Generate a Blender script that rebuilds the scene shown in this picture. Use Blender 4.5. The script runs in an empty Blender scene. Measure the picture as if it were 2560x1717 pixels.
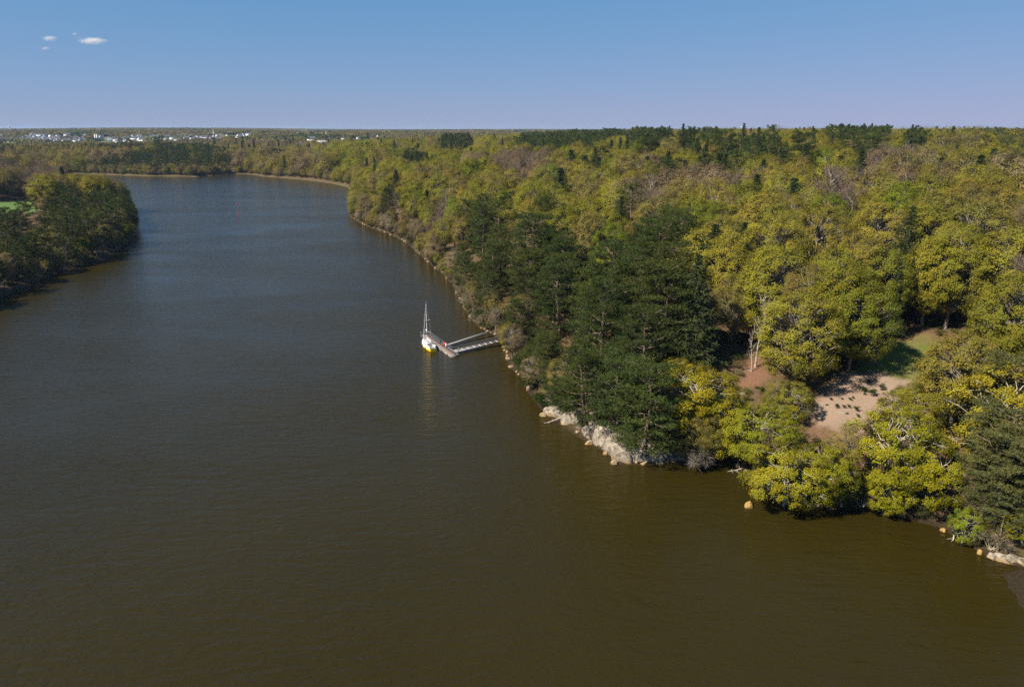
import bpy, bmesh, math, random
import numpy as np
from mathutils import Vector, Matrix, Euler

R_ = math.radians
scene = bpy.context.scene
COL = scene.collection

# ------------------------------------------------------------------ camera, sky, sun, exposure
CAM_H = 65.0
PITCH = R_(17.45)
FPX = 1707.0
cd = bpy.data.cameras.new('camera')
cam = bpy.data.objects.new('camera', cd)
COL.objects.link(cam)
cam.location = (0, 0, CAM_H)
cam.rotation_euler = (R_(90) - PITCH, 0, 0)
cd.sensor_width = 36.0
cd.lens = 36.0 * FPX / 2560.0
cd.clip_start = 0.5
cd.clip_end = 60000
scene.camera = cam

SUN_EL = R_(45)
SUN_AZ = R_(243)                       # clockwise from +Y (the view direction)
world = bpy.data.worlds.new('World')
scene.world = world
world.use_nodes = True
wt = world.node_tree
sky = wt.nodes.new('ShaderNodeTexSky')
sky.sky_type = 'NISHITA'
sky.sun_disc = False
sky.sun_elevation = SUN_EL
sky.sun_rotation = SUN_AZ
sky.altitude = 0
sky.air_density = 1.0
sky.dust_density = 0.0
sky.ozone_density = 3.0
wbg = wt.nodes['Background']
wbg.inputs['Strength'].default_value = 0.085
# the model's glare near the horizon is compressed so the sky is the photograph's even, slightly hazy blue
EXPO = 0.85
wk = wt.nodes.new('ShaderNodeVectorMath'); wk.operation = 'MULTIPLY'
wk.inputs[1].default_value = tuple(0.085 * c * 2 ** 0.45 for c in (0.70, 0.80, 1.0))
wt.links.new(sky.outputs['Color'], wk.inputs[0])
wa = wt.nodes.new('ShaderNodeVectorMath'); wa.operation = 'MULTIPLY_ADD'
wa.inputs[1].default_value = (1.02, 4.1, 3.2)
wa.inputs[2].default_value = (1, 1, 1)
wt.links.new(wk.outputs[0], wa.inputs[0])
wd = wt.nodes.new('ShaderNodeVectorMath'); wd.operation = 'DIVIDE'
wt.links.new(wk.outputs[0], wd.inputs[0]); wt.links.new(wa.outputs[0], wd.inputs[1])
wb = wt.nodes.new('ShaderNodeVectorMath'); wb.operation = 'MULTIPLY'
wb.inputs[1].default_value = tuple(c * 10 / 2 ** EXPO for c in (0.85, 2.18, 2.72))
wt.links.new(wd.outputs[0], wb.inputs[0])
wt.links.new(wb.outputs[0], wbg.inputs['Color'])
wbg.inputs['Strength'].default_value = 0.1

sd = bpy.data.lights.new('sun', 'SUN')
sd.energy = 5.0
sd.angle = R_(0.53)
sd.color = (1.0, 0.90, 0.76)
sun = bpy.data.objects.new('sun', sd)
COL.objects.link(sun)
sdir = Vector((math.sin(SUN_AZ) * math.cos(SUN_EL), math.cos(SUN_AZ) * math.cos(SUN_EL), math.sin(SUN_EL)))
sun.rotation_euler = (-sdir).to_track_quat('-Z', 'Y').to_euler()
sun.location = sdir * 300

vs = scene.view_settings
vs.view_transform = 'Standard'
vs.look = 'None'
vs.exposure = EXPO
vs.gamma = 1.0
vs.use_curve_mapping = False
cy = scene.cycles
cy.max_bounces = 4
cy.diffuse_bounces = 2
cy.glossy_bounces = 2
cy.transmission_bounces = 2
cy.transparent_max_bounces = 4
cy.volume_bounces = 2
cy.use_denoising = False
cy.use_adaptive_sampling = False
cy.caustics_reflective = False
cy.caustics_refractive = False

# ------------------------------------------------------------------ helpers
rng = np.random.default_rng(7)
random.seed(7)
K = 2560.0 / 2338.0                    # survey sheet units -> full photograph units
CP, SP = math.cos(PITCH), math.sin(PITCH)


def ray(px, py):
    a, b = px - 1280.0, -(py - 858.5)
    return np.array([a, FPX * CP + b * SP, -FPX * SP + b * CP])


def at_z(px, py, z=0.0):
    d = ray(px, py)
    t = (z - CAM_H) / d[2]
    return np.array([d[0] * t, d[1] * t, z])


def D(x, y, z=0.0):
    return at_z(x * K, y * K, z)


def project(x, y, z):
    """world -> survey sheet units"""
    dz = z - CAM_H
    dep = y * CP - dz * SP
    u = y * SP + dz * CP
    return (1280 + FPX * x / dep) / K, (858.5 - FPX * u / dep) / K


def inside(poly, x, y):
    x = np.asarray(x, float); y = np.asarray(y, float)
    r = np.zeros(x.shape, bool)
    n = len(poly)
    for i in range(n):
        x1, y1 = poly[i][0], poly[i][1]
        x2, y2 = poly[(i + 1) % n][0], poly[(i + 1) % n][1]
        if y1 == y2:
            continue
        c = ((y1 > y) != (y2 > y)) & (x < (x2 - x1) * (y - y1) / (y2 - y1) + x1)
        r ^= c
    return r


def seg_dist(poly, x, y, closed=True):
    x = np.asarray(x, float); y = np.asarray(y, float)
    best = np.full(x.shape, 1e18)
    n = len(poly)
    for i in range(n if closed else n - 1):
        ax, ay = poly[i][0], poly[i][1]
        bx, by = poly[(i + 1) % n][0], poly[(i + 1) % n][1]
        dx, dy = bx - ax, by - ay
        L = dx * dx + dy * dy + 1e-9
        t = np.clip(((x - ax) * dx + (y - ay) * dy) / L, 0, 1)
        best = np.minimum(best, (x - ax - t * dx) ** 2 + (y - ay - t * dy) ** 2)
    return np.sqrt(best)


def sdist(poly, x, y):
    d = seg_dist(poly, x, y)
    return np.where(inside(poly, x, y), -d, d)


def wob(x, y, s, seed=0.0):
    """smooth wavy noise, about -1..1"""
    x = np.asarray(x) / s; y = np.asarray(y) / s
    return (np.sin(x * 1.3 + 1.7 * np.sin(y * 0.9 + seed) + seed) * 0.5
            + np.sin(y * 1.7 + 1.3 * np.sin(x * 1.1 - seed * 2) + 2 * seed) * 0.35
            + np.sin((x + y) * 2.9 + seed * 3 + np.sin(x * 2.1)) * 0.2)


def smooth(a, b, t):
    t = np.clip((t - a) / (b - a), 0, 1)
    return t * t * (3 - 2 * t)


def tag(o, label=None, cat=None, group=None, kind=None):
    if label: o['label'] = label
    if cat: o['category'] = cat
    if group: o['group'] = group
    if kind: o['kind'] = kind
    return o


def empty(name, loc, rz=0.0, scale=1.0):
    o = bpy.data.objects.new(name, None)
    o.empty_display_size = 0.5
    o.location = loc
    o.rotation_euler = (0, 0, rz)
    o.scale = (scale, scale, scale) if not hasattr(scale, '__len__') else scale
    COL.objects.link(o)
    return o


def add(name, mesh, parent=None, loc=(0, 0, 0)):
    o = bpy.data.objects.new(name, mesh)
    COL.objects.link(o)
    if parent is not None:
        o.parent = parent
    o.location = loc
    return o


class MB:
    """collects quads, builds one mesh"""
    def __init__(self):
        self.v = []; self.f = []; self.t = []; self.n = 0

    def addq(self, v, f, tone=None):
        v = np.asarray(v, float).reshape(-1, 3)
        f = np.asarray(f, int).reshape(-1, 4)
        self.v.append(v); self.f.append(f + self.n)
        self.t.append(np.full(len(v), 0.5) if tone is None else np.broadcast_to(tone, (len(v),)))
        self.n += len(v)

    def box(self, c, s, rot=None):
        x, y, z = [k / 2 for k in s]
        v = np.array([[a * x, b * y, g * z] for g in (-1, 1) for b in (-1, 1) for a in (-1, 1)])
        if rot is not None:
            v = v @ np.array(rot).T
        v = v + np.array(c)
        self.addq(v, [[0, 2, 3, 1], [4, 5, 7, 6], [0, 1, 5, 4], [2, 6, 7, 3], [0, 4, 6, 2], [1, 3, 7, 5]])

    def tube(self, pts, rad, sides=5, cap=True):
        pts = np.asarray(pts, float)
        n = len(pts)
        rad = np.broadcast_to(np.asarray(rad, float), (n,))
        tan = np.gradient(pts, axis=0)
        tan /= np.linalg.norm(tan, axis=1)[:, None] + 1e-9
        ref = np.array([0.0, 0, 1]) if abs(tan[0][2]) < 0.9 else np.array([1.0, 0, 0])
        u = np.cross(tan, ref); u /= np.linalg.norm(u, axis=1)[:, None] + 1e-9
        w = np.cross(tan, u)
        a = np.arange(sides) * 2 * math.pi / sides
        ring = (u[:, None, :] * np.cos(a)[None, :, None] + w[:, None, :] * np.sin(a)[None, :, None])
        v = pts[:, None, :] + ring * rad[:, None, None]
        idx = np.arange(n * sides).reshape(n, sides)
        f = np.stack([idx[:-1], np.roll(idx[:-1], -1, 1), np.roll(idx[1:], -1, 1), idx[1:]], -1).reshape(-1, 4)
        self.addq(v, f)
        if cap and sides == 4:
            self.addq(v[0], [[3, 2, 1, 0]]); self.addq(v[-1], [[0, 1, 2, 3]])

    def leaves(self, c, u, w, tone):
        """rhombus leaves: centre, half axes"""
        m = len(c)
        v = np.stack([c - u, c + w, c + u, c - w], 1).reshape(-1, 3)
        self.addq(v, np.arange(4 * m).reshape(-1, 4), np.repeat(tone, 4))

    def mesh(self, name, mats, smooth_=False, midx=None):
        v = np.concatenate(self.v); f = np.concatenate(self.f); t = np.concatenate(self.t)
        me = bpy.data.meshes.new(name)
        me.vertices.add(len(v)); me.vertices.foreach_set('co', v.astype(np.float32).ravel())
        me.loops.add(len(f) * 4); me.loops.foreach_set('vertex_index', f.astype(np.int32).ravel())
        me.polygons.add(len(f)); me.polygons.foreach_set('loop_start', np.arange(0, len(f) * 4, 4, dtype=np.int32))
        if smooth_:
            me.polygons.foreach_set('use_smooth', np.ones(len(f), bool))
        me.update(calc_edges=True)
        at = me.attributes.new('tone', 'FLOAT', 'POINT')
        at.data.foreach_set('value', t.astype(np.float32))
        for m in (mats if isinstance(mats, (list, tuple)) else [mats]):
            me.materials.append(m)
        if midx is not None:
            me.polygons.foreach_set('material_index', np.asarray(midx, np.int32))
        return me


# ------------------------------------------------------------------ materials
def nmat(name):
    m = bpy.data.materials.new(name)
    m.use_nodes = True
    t = m.node_tree
    p = t.nodes['Principled BSDF']
    return m, t, p


def N(t, kind, **kw):
    n = t.nodes.new(kind)
    for k, v in kw.items():
        if k in n.inputs.keys() if isinstance(k, str) else False:
            n.inputs[k].default_value = v
        else:
            setattr(n, k, v)
    return n


def mixc(t, fac, a, b, blend='MIX'):
    n = t.nodes.new('ShaderNodeMix')
    n.data_type = 'RGBA'
    n.blend_type = blend
    n.clamp_factor = True
    for sock, val in ((n.inputs[0], fac), (n.inputs[6], a), (n.inputs[7], b)):
        if hasattr(val, 'links'):
            t.links.new(val, sock)
        elif isinstance(val, (int, float)):
            sock.default_value = val
        else:
            sock.default_value = (*val, 1) if len(val) == 3 else val
    return n.outputs[2]


def math_(t, op, a, b=None, c=None):
    n = t.nodes.new('ShaderNodeMath')
    n.operation = op
    for i, v in enumerate((a, b, c)):
        if v is None: continue
        if hasattr(v, 'links'): t.links.new(v, n.inputs[i])
        else: n.inputs[i].default_value = v
    return n.outputs[0]


def noise(t, vec, scale, detail=4, rough=0.55, dist=0.0):
    n = t.nodes.new('ShaderNodeTexNoise')
    n.inputs['Scale'].default_value = scale
    n.inputs['Detail'].default_value = detail
    n.inputs['Roughness'].default_value = rough
    n.inputs['Distortion'].default_value = dist
    if vec is not None: t.links.new(vec, n.inputs['Vector'])
    return n.outputs['Fac']


def ramp(t, fac, stops):
    n = t.nodes.new('ShaderNodeValToRGB')
    el = n.color_ramp.elements
    while len(el) > len(stops): el.remove(el[-1])
    while len(el) < len(stops): el.new(0.5)
    for e, (p, c) in zip(el, stops):
        e.position = p
        e.color = (*c, 1) if hasattr(c, '__len__') else (c, c, c, 1)
    t.links.new(fac, n.inputs['Fac'])
    return n.outputs['Color']


def pos(t):
    return t.nodes.new('ShaderNodeNewGeometry').outputs['Position']


def mapv(t, vec, scale, rot=(0, 0, 0)):
    n = t.nodes.new('ShaderNodeMapping')
    n.inputs['Scale'].default_value = scale
    n.inputs['Rotation'].default_value = rot
    t.links.new(vec, n.inputs['Vector'])
    return n.outputs['Vector']


def simple(name, col, rough=0.6, metal=0.0, var=0.15, vscale=3.0, spec=0.4):
    m, t, p = nmat(name)
    tc = t.nodes.new('ShaderNodeTexCoord').outputs['Object']
    f = noise(t, tc, vscale, 5)
    lo = [c * (1 - var) for c in col]; hi = [min(1, c * (1 + var)) for c in col]
    t.links.new(ramp(t, f, [(0.3, lo), (0.7, hi)]), p.inputs['Base Color'])
    p.inputs['Roughness'].default_value = rough
    p.inputs['Metallic'].default_value = metal
    p.inputs['Specular IOR Level'].default_value = spec
    return m


def leaf_mat(name, instanced, trans=0.2, spread=0.55, warm=(1.13, 1.0, 0.85)):
    m = bpy.data.materials.new(name)
    m.use_nodes = True
    t = m.node_tree
    t.nodes.remove(t.nodes['Principled BSDF'])
    out = t.nodes['Material Output']
    if instanced:
        a = t.nodes.new('ShaderNodeAttribute'); a.attribute_type = 'INSTANCER'; a.attribute_name = 'tint'
        col = a.outputs['Color']
    else:
        col = t.nodes.new('ShaderNodeObjectInfo').outputs['Color']
    tn = t.nodes.new('ShaderNodeAttribute'); tn.attribute_type = 'GEOMETRY'; tn.attribute_name = 'tone'
    g = math_(t, 'MULTIPLY_ADD', tn.outputs['Fac'], spread * 2, 1 - spread)
    sc = t.nodes.new('ShaderNodeVectorMath'); sc.operation = 'SCALE'
    t.links.new(col, sc.inputs[0]); t.links.new(g, sc.inputs['Scale'])
    nz = noise(t, t.nodes.new('ShaderNodeTexCoord').outputs['Object'], 0.35, 2)
    wrm = mixc(t, 1.0, sc.outputs['Vector'], warm, 'MULTIPLY')
    base = mixc(t, ramp(t, nz, [(0.42, 0.0), (0.62, 1.0)]), sc.outputs['Vector'], wrm)
    dif = t.nodes.new('ShaderNodeBsdfDiffuse'); tr = t.nodes.new('ShaderNodeBsdfTranslucent')
    t.links.new(base, dif.inputs['Color']); t.links.new(base, tr.inputs['Color'])
    mx = t.nodes.new('ShaderNodeMixShader'); mx.inputs[0].default_value = trans
    t.links.new(dif.outputs[0], mx.inputs[1]); t.links.new(tr.outputs[0], mx.inputs[2])
    t.links.new(mx.outputs[0], out.inputs['Surface'])
    return m


M = {}
M['leaf'] = leaf_mat('spring_leaves', False)
M['leaf_i'] = leaf_mat('distant_leaves', True)
M['needle'] = leaf_mat('needles', False, 0.12, 0.5, (1.1, 1.0, 0.8))
M['needle_i'] = leaf_mat('distant_needles', True, 0.12, 0.5, (1.1, 1.0, 0.8))


def bark(name, lo, hi):
    m, t, p = nmat(name)
    tc = t.nodes.new('ShaderNodeTexCoord').outputs['Object']
    f = noise(t, mapv(t, tc, (1, 1, 0.35)), 2.6, 6, 0.65)
    t.links.new(ramp(t, f, [(0.32, lo), (0.68, hi)]), p.inputs['Base Color'])
    p.inputs['Roughness'].default_value = 0.9
    p.inputs['Specular IOR Level'].default_value = 0.15
    b = t.nodes.new('ShaderNodeBump'); b.inputs['Strength'].default_value = 0.5
    t.links.new(f, b.inputs['Height']); t.links.new(b.outputs[0], p.inputs['Normal'])
    return m


M['bark_grey'] = bark('grey_bark', (0.11, 0.095, 0.075), (0.30, 0.27, 0.21))
M['bark_lichen'] = bark('lichen_bark', (0.20, 0.18, 0.13), (0.50, 0.47, 0.36))
M['bark_pine'] = bark('pine_bark', (0.09, 0.06, 0.045), (0.26, 0.19, 0.145))
M['bark_dead'] = bark('bleached_wood', (0.26, 0.22, 0.17), (0.55, 0.50, 0.42))

# ------------------------------------------------------------------ survey of the river and land
right_shore = [(2338, 1292), (2290, 1285), (2250, 1268), (2205, 1240), (2150, 1205), (2080, 1186), (1985, 1162), (1900, 1163), (1850, 1158), (1765, 1138), (1715, 1100),
               (1690, 1070), (1650, 1050), (1600, 1062), (1560, 1060), (1525, 1060), (1475, 1062), (1410, 1060), (1395, 1040), (1355, 1018), (1300, 985),
               (1245, 945), (1205, 895), (1190, 862), (1162, 838), (1152, 800), (1146, 778), (1120, 762), (1090, 745), (1064, 715), (1050, 685), (1034, 655),
               (1015, 630), (985, 606), (950, 575), (925, 552), (885, 533), (840, 518), (815, 505), (799, 492), (801, 470), (806, 445), (818, 434), (790, 426), (755, 418),
               (700, 411), (640, 406), (600, 403), (580, 399), (560, 397.5), (535, 397.5)]
far_shore = [(500, 400.5), (470, 402), (440, 403.5), (415, 403), (330, 402), (240, 399), (140, 396.5), (60, 394.0), (-80, 393)]
left_shore = [(-60, 404), (40, 420), (120, 438), (158, 432), (163, 446), (150, 460), (175, 474), (250, 478), (300, 486), (309, 505), (312, 530), (300, 548), (270, 572), (240, 592), (170, 612),
              (110, 634), (55, 660), (0, 682), (-80, 716), (-250, 790)]
river = ([np.array([98.0, 62.0])] + [D(*p)[:2] for p in right_shore] + [D(*p)[:2] for p in far_shore] + [D(*p)[:2] for p in left_shore]
         + [np.array(q) for q in ((-520.0, 130.0), (-700.0, -420.0), (260.0, -420.0), (190.0, -80.0), (128.0, 30.0))])
river = [tuple(map(float, p)) for p in river]


def atY(px, Y):
    """lateral position of a point Y metres ahead, seen in column px of the full photograph"""
    return (px - 1280) / FPX * Y * CP


_cp = [(1500, 450, 33), (2000, 450, 33), (2560, 450, 34), (3000, 450, 36), (1400, 700, 35), (2000, 800, 38), (2560, 800, 38), (1600, 1200, 37), (2300, 1500, 38), (1180, 620, 30),
       (1000, 950, 22), (1150, 1300, 26), (1300, 1000, 34), (900, 1400, 22), (3200, 900, 38), (2300, 120, 40), (1900, 200, 40), (1500, 250, 38), (2900, 200, 42),
       (150, 400, 8), (-200, 420, 10), (-600, 350, 14), (30, 500, 9), (60, 680, 24), (-250, 700, 34), (130, 760, 16), (-700, 700, 36),
       (450, 1300, 26), (250, 1380, 22), (60, 1500, 19), (-300, 1400, 23), (620, 1280, 6), (690, 1500, 10), (760, 1500, 16), (500, 1600, 18),
       (100, 2050, 9), (400, 2000, 11), (700, 2000, 16), (100, 2500, 21), (300, 2550, 24), (550, 2600, 34), (0, 3000, 38), (300, 3100, 43), (560, 3200, 47), (760, 3000, 44), (850, 2600, 36),
       (100, 4200, 46), (400, 4500, 52), (800, 4500, 40), (1100, 3000, 34), (1200, 4500, 42), (1600, 2600, 42), (2300, 2800, 46), (1800, 4500, 45), (2560, 4500, 46),
       (0, 6500, 50), (400, 6500, 56), (900, 6500, 40), (1400, 7000, 44), (2200, 7000, 46), (0, 9500, 54), (450, 9500, 66), (1000, 9500, 42), (1500, 9500, 45), (2000, 9500, 52), (2560, 9500, 50), (-600, 9500, 52), (3200, 9500, 50), (-600, 4500, 45)]
CTRL = np.array([(atY(a, b), b, c) for a, b, c in _cp], float)


def plateau(x, y):
    x = np.asarray(x, float); y = np.asarray(y, float)
    num = np.zeros(x.shape); den = np.zeros(x.shape)
    r = np.hypot(x, y)
    for cx, cyy, a in CTRL:
        s = 0.10 * math.hypot(cx, cyy) + 12
        d2 = ((x - cx) ** 2 + (y - cyy) ** 2) / (s * s)
        w = 1.0 / (d2 + 0.6) ** 1.8
        num += w * a; den += w
    return num / den


MUD = [tuple(D(*p)[:2]) for p in ((2262, 1280), (2338, 1285), (2420, 1330), (2420, 1460), (2338, 1415), (2305, 1370), (2268, 1335))]
CLIFF = [D(*p)[:2] for p in ((1300, 985), (1355, 1018), (1410, 1060), (1475, 1062), (1530, 1060))]


def shore_d(x, y):
    return sdist(river, x, y)


def ground(x, y, d=None):
    x = np.asarray(x, float); y = np.asarray(y, float)
    if d is None: d = shore_d(x, y)
    A = plateau(x, y)
    hd = (1 - smooth(540, 640, y)) * (1 - smooth(-150, -60, x)) * smooth(-520, -420, x)
    A = A * (1 - hd) + np.minimum(A, 6.5) * hd
    right = smooth(-40, 20, x - atY(1000, np.maximum(y, 1))) * (y < 1200)
    far = smooth(900, 1100, y)
    L = 150 * right + (1 - right) * (55 + 25 * far)
    z = A * (1 - np.exp(-np.maximum(d, 0) / L))
    cl = np.exp(-(seg_dist(CLIFF, x, y, False) / 7) ** 2)
    bank = smooth(0.4, 4.5, d) * (1.3 + 2.2 * cl) * (1 - 0.7 * smooth(20, 80, d)) * (1 - 0.8 * far)
    z = z + bank + smooth(6, 60, d) * (wob(x, y, 38, 1.0) * 1.1 + wob(x, y, 11, 3.0) * 0.3)
    z = z + smooth(1500, 4000, np.hypot(x, y)) * wob(x, y, 420, 2.0) * 4
    zw = -np.minimum(4, np.maximum(-d, 0) * 0.22)
    z = np.where(d > 0, z, zw)
    md = sdist(MUD, x, y)
    zm = np.clip(-md * 0.04 - 0.05, -0.9, 0.05) + 0.035 * wob(x, y, 2.6, 5) + 0.02 * wob(x, y, 0.9, 2)
    z = np.where(d < 0.6, np.maximum(z, zm), z)
    return z


def gz(x, y):
    return float(ground(np.array([x]), np.array([y]))[0])


def on_ray(sx, sy, lift=0.0):
    """first point of the land (raised by lift) on the sight line through survey point sx, sy"""
    d = ray(sx * K, sy * K)
    t = np.concatenate([np.linspace(60, 700, 1400), np.geomspace(702, 9500, 1500)])
    n = d / math.hypot(d[0], d[1])
    X, Y, Z = n[0] * t, n[1] * t, CAM_H + n[2] * t
    g = ground(X, Y) + lift
    hit = np.nonzero(Z <= g)[0]
    i = hit[0] if len(hit) else len(t) - 1
    return X[i], Y[i], g[i] - lift


def patch_on_land(pts):
    return [on_ray(*q)[:2] for q in pts]


GRASS = patch_on_land(((2000, 815), (2040, 775), (2120, 758), (2150, 800), (2150, 860), (2060, 872), (1985, 855), (1925, 856)))
BARE = patch_on_land(((1842, 938), (1880, 900), (1925, 852), (1990, 848), (2070, 872), (2050, 915), (1995, 965), (1935, 1005), (1870, 975)))
BARE2 = patch_on_land(((1692, 878), (1698, 845), (1735, 815), (1752, 848), (1735, 880)))
FIELD = patch_on_land(((-220, 486), (-220, 462), (100, 461.5), (104, 470), (85, 482), (40, 489)))

# ------------------------------------------------------------------ ground
na, nr = 470, 400
ang = np.linspace(R_(-58), R_(58), na)
rad = np.concatenate([np.geomspace(34, 420, 250), np.geomspace(424, 11500, nr - 250)])
AA, RR = np.meshgrid(ang, rad)
GX, GY = np.sin(AA) * RR, np.cos(AA) * RR
gd = shore_d(GX.ravel(), GY.ravel())
GZ = ground(GX.ravel(), GY.ravel(), gd)
gm = MB()
idx = np.arange(na * nr).reshape(nr, na)
gm.addq(np.stack([GX.ravel(), GY.ravel(), GZ], 1),
        np.stack([idx[:-1, :-1], idx[:-1, 1:], idx[1:, 1:], idx[1:, :-1]], -1).reshape(-1, 4))

m, t, p = nmat('ground')
P = pos(t)
sx = t.nodes.new('ShaderNodeSeparateXYZ'); t.links.new(P, sx.inputs[0])


def gattr(name):
    a = t.nodes.new('ShaderNodeAttribute'); a.attribute_name = name
    return a.outputs['Fac']


n1 = noise(t, P, 0.35, 6, 0.65); n2 = noise(t, P, 2.2, 5, 0.7); n3 = noise(t, P, 0.03, 3)
litter = ramp(t, n2, [(0.3, (0.055, 0.036, 0.02)), (0.55, (0.12, 0.075, 0.042)), (0.75, (0.19, 0.125, 0.075))])
moss = ramp(t, n1, [(0.35, (0.03, 0.04, 0.012)), (0.7, (0.075, 0.085, 0.02))])
base = mixc(t, ramp(t, n1, [(0.5, 0.0), (0.62, 0.8)]), litter, moss)
farland = ramp(t, noise(t, P, 0.0045, 4, 0.6), [(0.3, (0.05, 0.06, 0.02)), (0.45, (0.07, 0.075, 0.03)), (0.6, (0.11, 0.12, 0.035)), (0.72, (0.13, 0.10, 0.06))])
base = mixc(t, gattr('far'), base, farland)
grass = ramp(t, n2, [(0.3, (0.075, 0.10, 0.018)), (0.55, (0.125, 0.14, 0.030)), (0.75, (0.18, 0.16, 0.055))])
grass = mixc(t, ramp(t, n1, [(0.5, 0.0), (0.62, 0.45)]), grass, (0.20, 0.16, 0.07))
base = mixc(t, gattr('grass'), base, grass)
n4 = noise(t, P, 7.0, 4, 0.75)
dirt = ramp(t, math_(t, 'MULTIPLY_ADD', n4, 0.6, math_(t, 'MULTIPLY', n2, 0.4)), [(0.25, (0.16, 0.108, 0.07)), (0.5, (0.27, 0.195, 0.14)), (0.8, (0.37, 0.285, 0.215))])
base = mixc(t, gattr('bare'), base, dirt)
rust = ramp(t, n2, [(0.3, (0.12, 0.062, 0.034)), (0.7, (0.225, 0.125, 0.077))])
base = mixc(t, gattr('rust'), base, rust)
fld = ramp(t, n1, [(0.3, (0.075, 0.13, 0.03)), (0.7, (0.10, 0.165, 0.045))])
base = mixc(t, gattr('field'), base, fld)
mudc = ramp(t, n2, [(0.3, (0.016, 0.012, 0.006)), (0.75, (0.05, 0.036, 0.019))])
shorefac = math_(t, 'MULTIPLY', gattr('mud'), 1.0)
base = mixc(t, shorefac, base, mudc)
sand = ramp(t, n2, [(0.3, (0.06, 0.055, 0.025)), (0.7, (0.14, 0.115, 0.06))])
base = mixc(t, gattr('sand'), base, sand)
t.links.new(base, p.inputs['Base Color'])
p.inputs['Roughness'].default_value = 0.92
p.inputs['Specular IOR Level'].default_value = 0.12
b = t.nodes.new('ShaderNodeBump'); b.inputs['Strength'].default_value = 0.7; b.inputs['Distance'].default_value = 0.25
t.links.new(n2, b.inputs['Height']); t.links.new(b.outputs[0], p.inputs['Normal'])
gme = gm.mesh('ground', m, True)


def setattr_f(me, name, val):
    a = me.attributes.new(name, 'FLOAT', 'POINT'); a.data.foreach_set('value', np.asarray(val, np.float32))


fx, fy = GX.ravel(), GY.ravel()
edge = wob(fx, fy, 2.1, 4.0) * 1.0 + wob(fx, fy, 0.8, 2.0) * 0.5
setattr_f(gme, 'grass', smooth(1.5, -1.5, sdist(GRASS, fx, fy) + edge))
setattr_f(gme, 'bare', smooth(1.0, -1.0, sdist(BARE, fx, fy) + edge))
setattr_f(gme, 'rust', smooth(2.5, -1.0, sdist(BARE2, fx, fy) + edge) + 0.5 * smooth(0.1, 0.7, wob(fx, fy, 19, 8.0)) * (gd > 6))
setattr_f(gme, 'field', smooth(3, -1, sdist(FIELD, fx, fy)))
setattr_f(gme, 'far', smooth(1400, 2400, np.hypot(fx, fy)))
near = 1 - smooth(450, 650, fy)
setattr_f(gme, 'mud', smooth(2.6, 0.8, gd + edge * 0.5) * near)
setattr_f(gme, 'sand', smooth(1.6, 0.4, gd + edge) * (1 - near))
tag(add('ground', gme), kind='structure')

# ------------------------------------------------------------------ water
wm = MB()
wm.addq([(-1500, -600, 0), (1200, -600, 0), (1200, 1400, 0), (-1500, 1400, 0)], [[0, 1, 2, 3]])
m, t, p = nmat('river_water')
P = pos(t)
v1 = mapv(t, P, (0.30, 1.0, 1.0), (0, 0, R_(-8)))
v2 = mapv(t, P, (0.42, 1.0, 1.0), (0, 0, R_(14)))
v3 = mapv(t, P, (0.5, 1.0, 1.0), (0, 0, R_(-30)))
w1 = noise(t, v1, 0.62, 3, 0.55, 0.5)
w2 = noise(t, v2, 1.35, 3, 0.6, 0.6)
w3 = noise(t, v3, 3.2, 2, 0.5, 0.2)
hsum = math_(t, 'ADD', math_(t, 'MULTIPLY', w1, 1.0), math_(t, 'ADD', math_(t, 'MULTIPLY', w2, 0.55), math_(t, 'MULTIPLY', w3, 0.16)))
patch = noise(t, mapv(t, P, (0.35, 1.0, 1.0), (0, 0, R_(-25))), 0.022, 4, 0.6, 0.8)
amp = math_(t, 'MULTIPLY_ADD', patch, 2.2, -0.15)
hh = math_(t, 'MULTIPLY', hsum, amp)
b = t.nodes.new('ShaderNodeBump'); b.inputs['Strength'].default_value = 1.0; b.inputs['Distance'].default_value = 0.32
t.links.new(hh, b.inputs['Height']); t.links.new(b.outputs[0], p.inputs['Normal'])
silt = ramp(t, noise(t, P, 0.012, 3), [(0.3, (0.0200, 0.0150, 0.0018)), (0.7, (0.0250, 0.0186, 0.0026))])
t.links.new(silt, p.inputs['Base Color'])
p.inputs['Roughness'].default_value = 0.10
p.inputs['IOR'].default_value = 1.333
p.inputs['Specular IOR Level'].default_value = 0.31
tag(add('river_water', wm.mesh('river_water', m)), kind='structure')

# ------------------------------------------------------------------ tree shapes
def unit(n, r=rng):
    v = r.normal(size=(n, 3))
    return v / (np.linalg.norm(v, axis=1)[:, None] + 1e-9)


def perp(a, r=rng):
    q = np.cross(a, unit(len(a), r))
    return q / (np.linalg.norm(q, axis=1)[:, None] + 1e-9)


def bent(p0, p1, sag, r, n=4, jit=0.08):
    """curved limb between two points"""
    p0 = np.asarray(p0, float); p1 = np.asarray(p1, float)
    L = np.linalg.norm(p1 - p0)
    s = np.linspace(0, 1, n)[:, None]
    pts = p0 + (p1 - p0) * s
    pts[:, 2] += (sag * L * np.sin(np.pi * s[:, 0]))
    j = r.normal(size=(n, 3)) * jit * L; j[0] = 0; j[-1] = 0
    return pts + j


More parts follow.
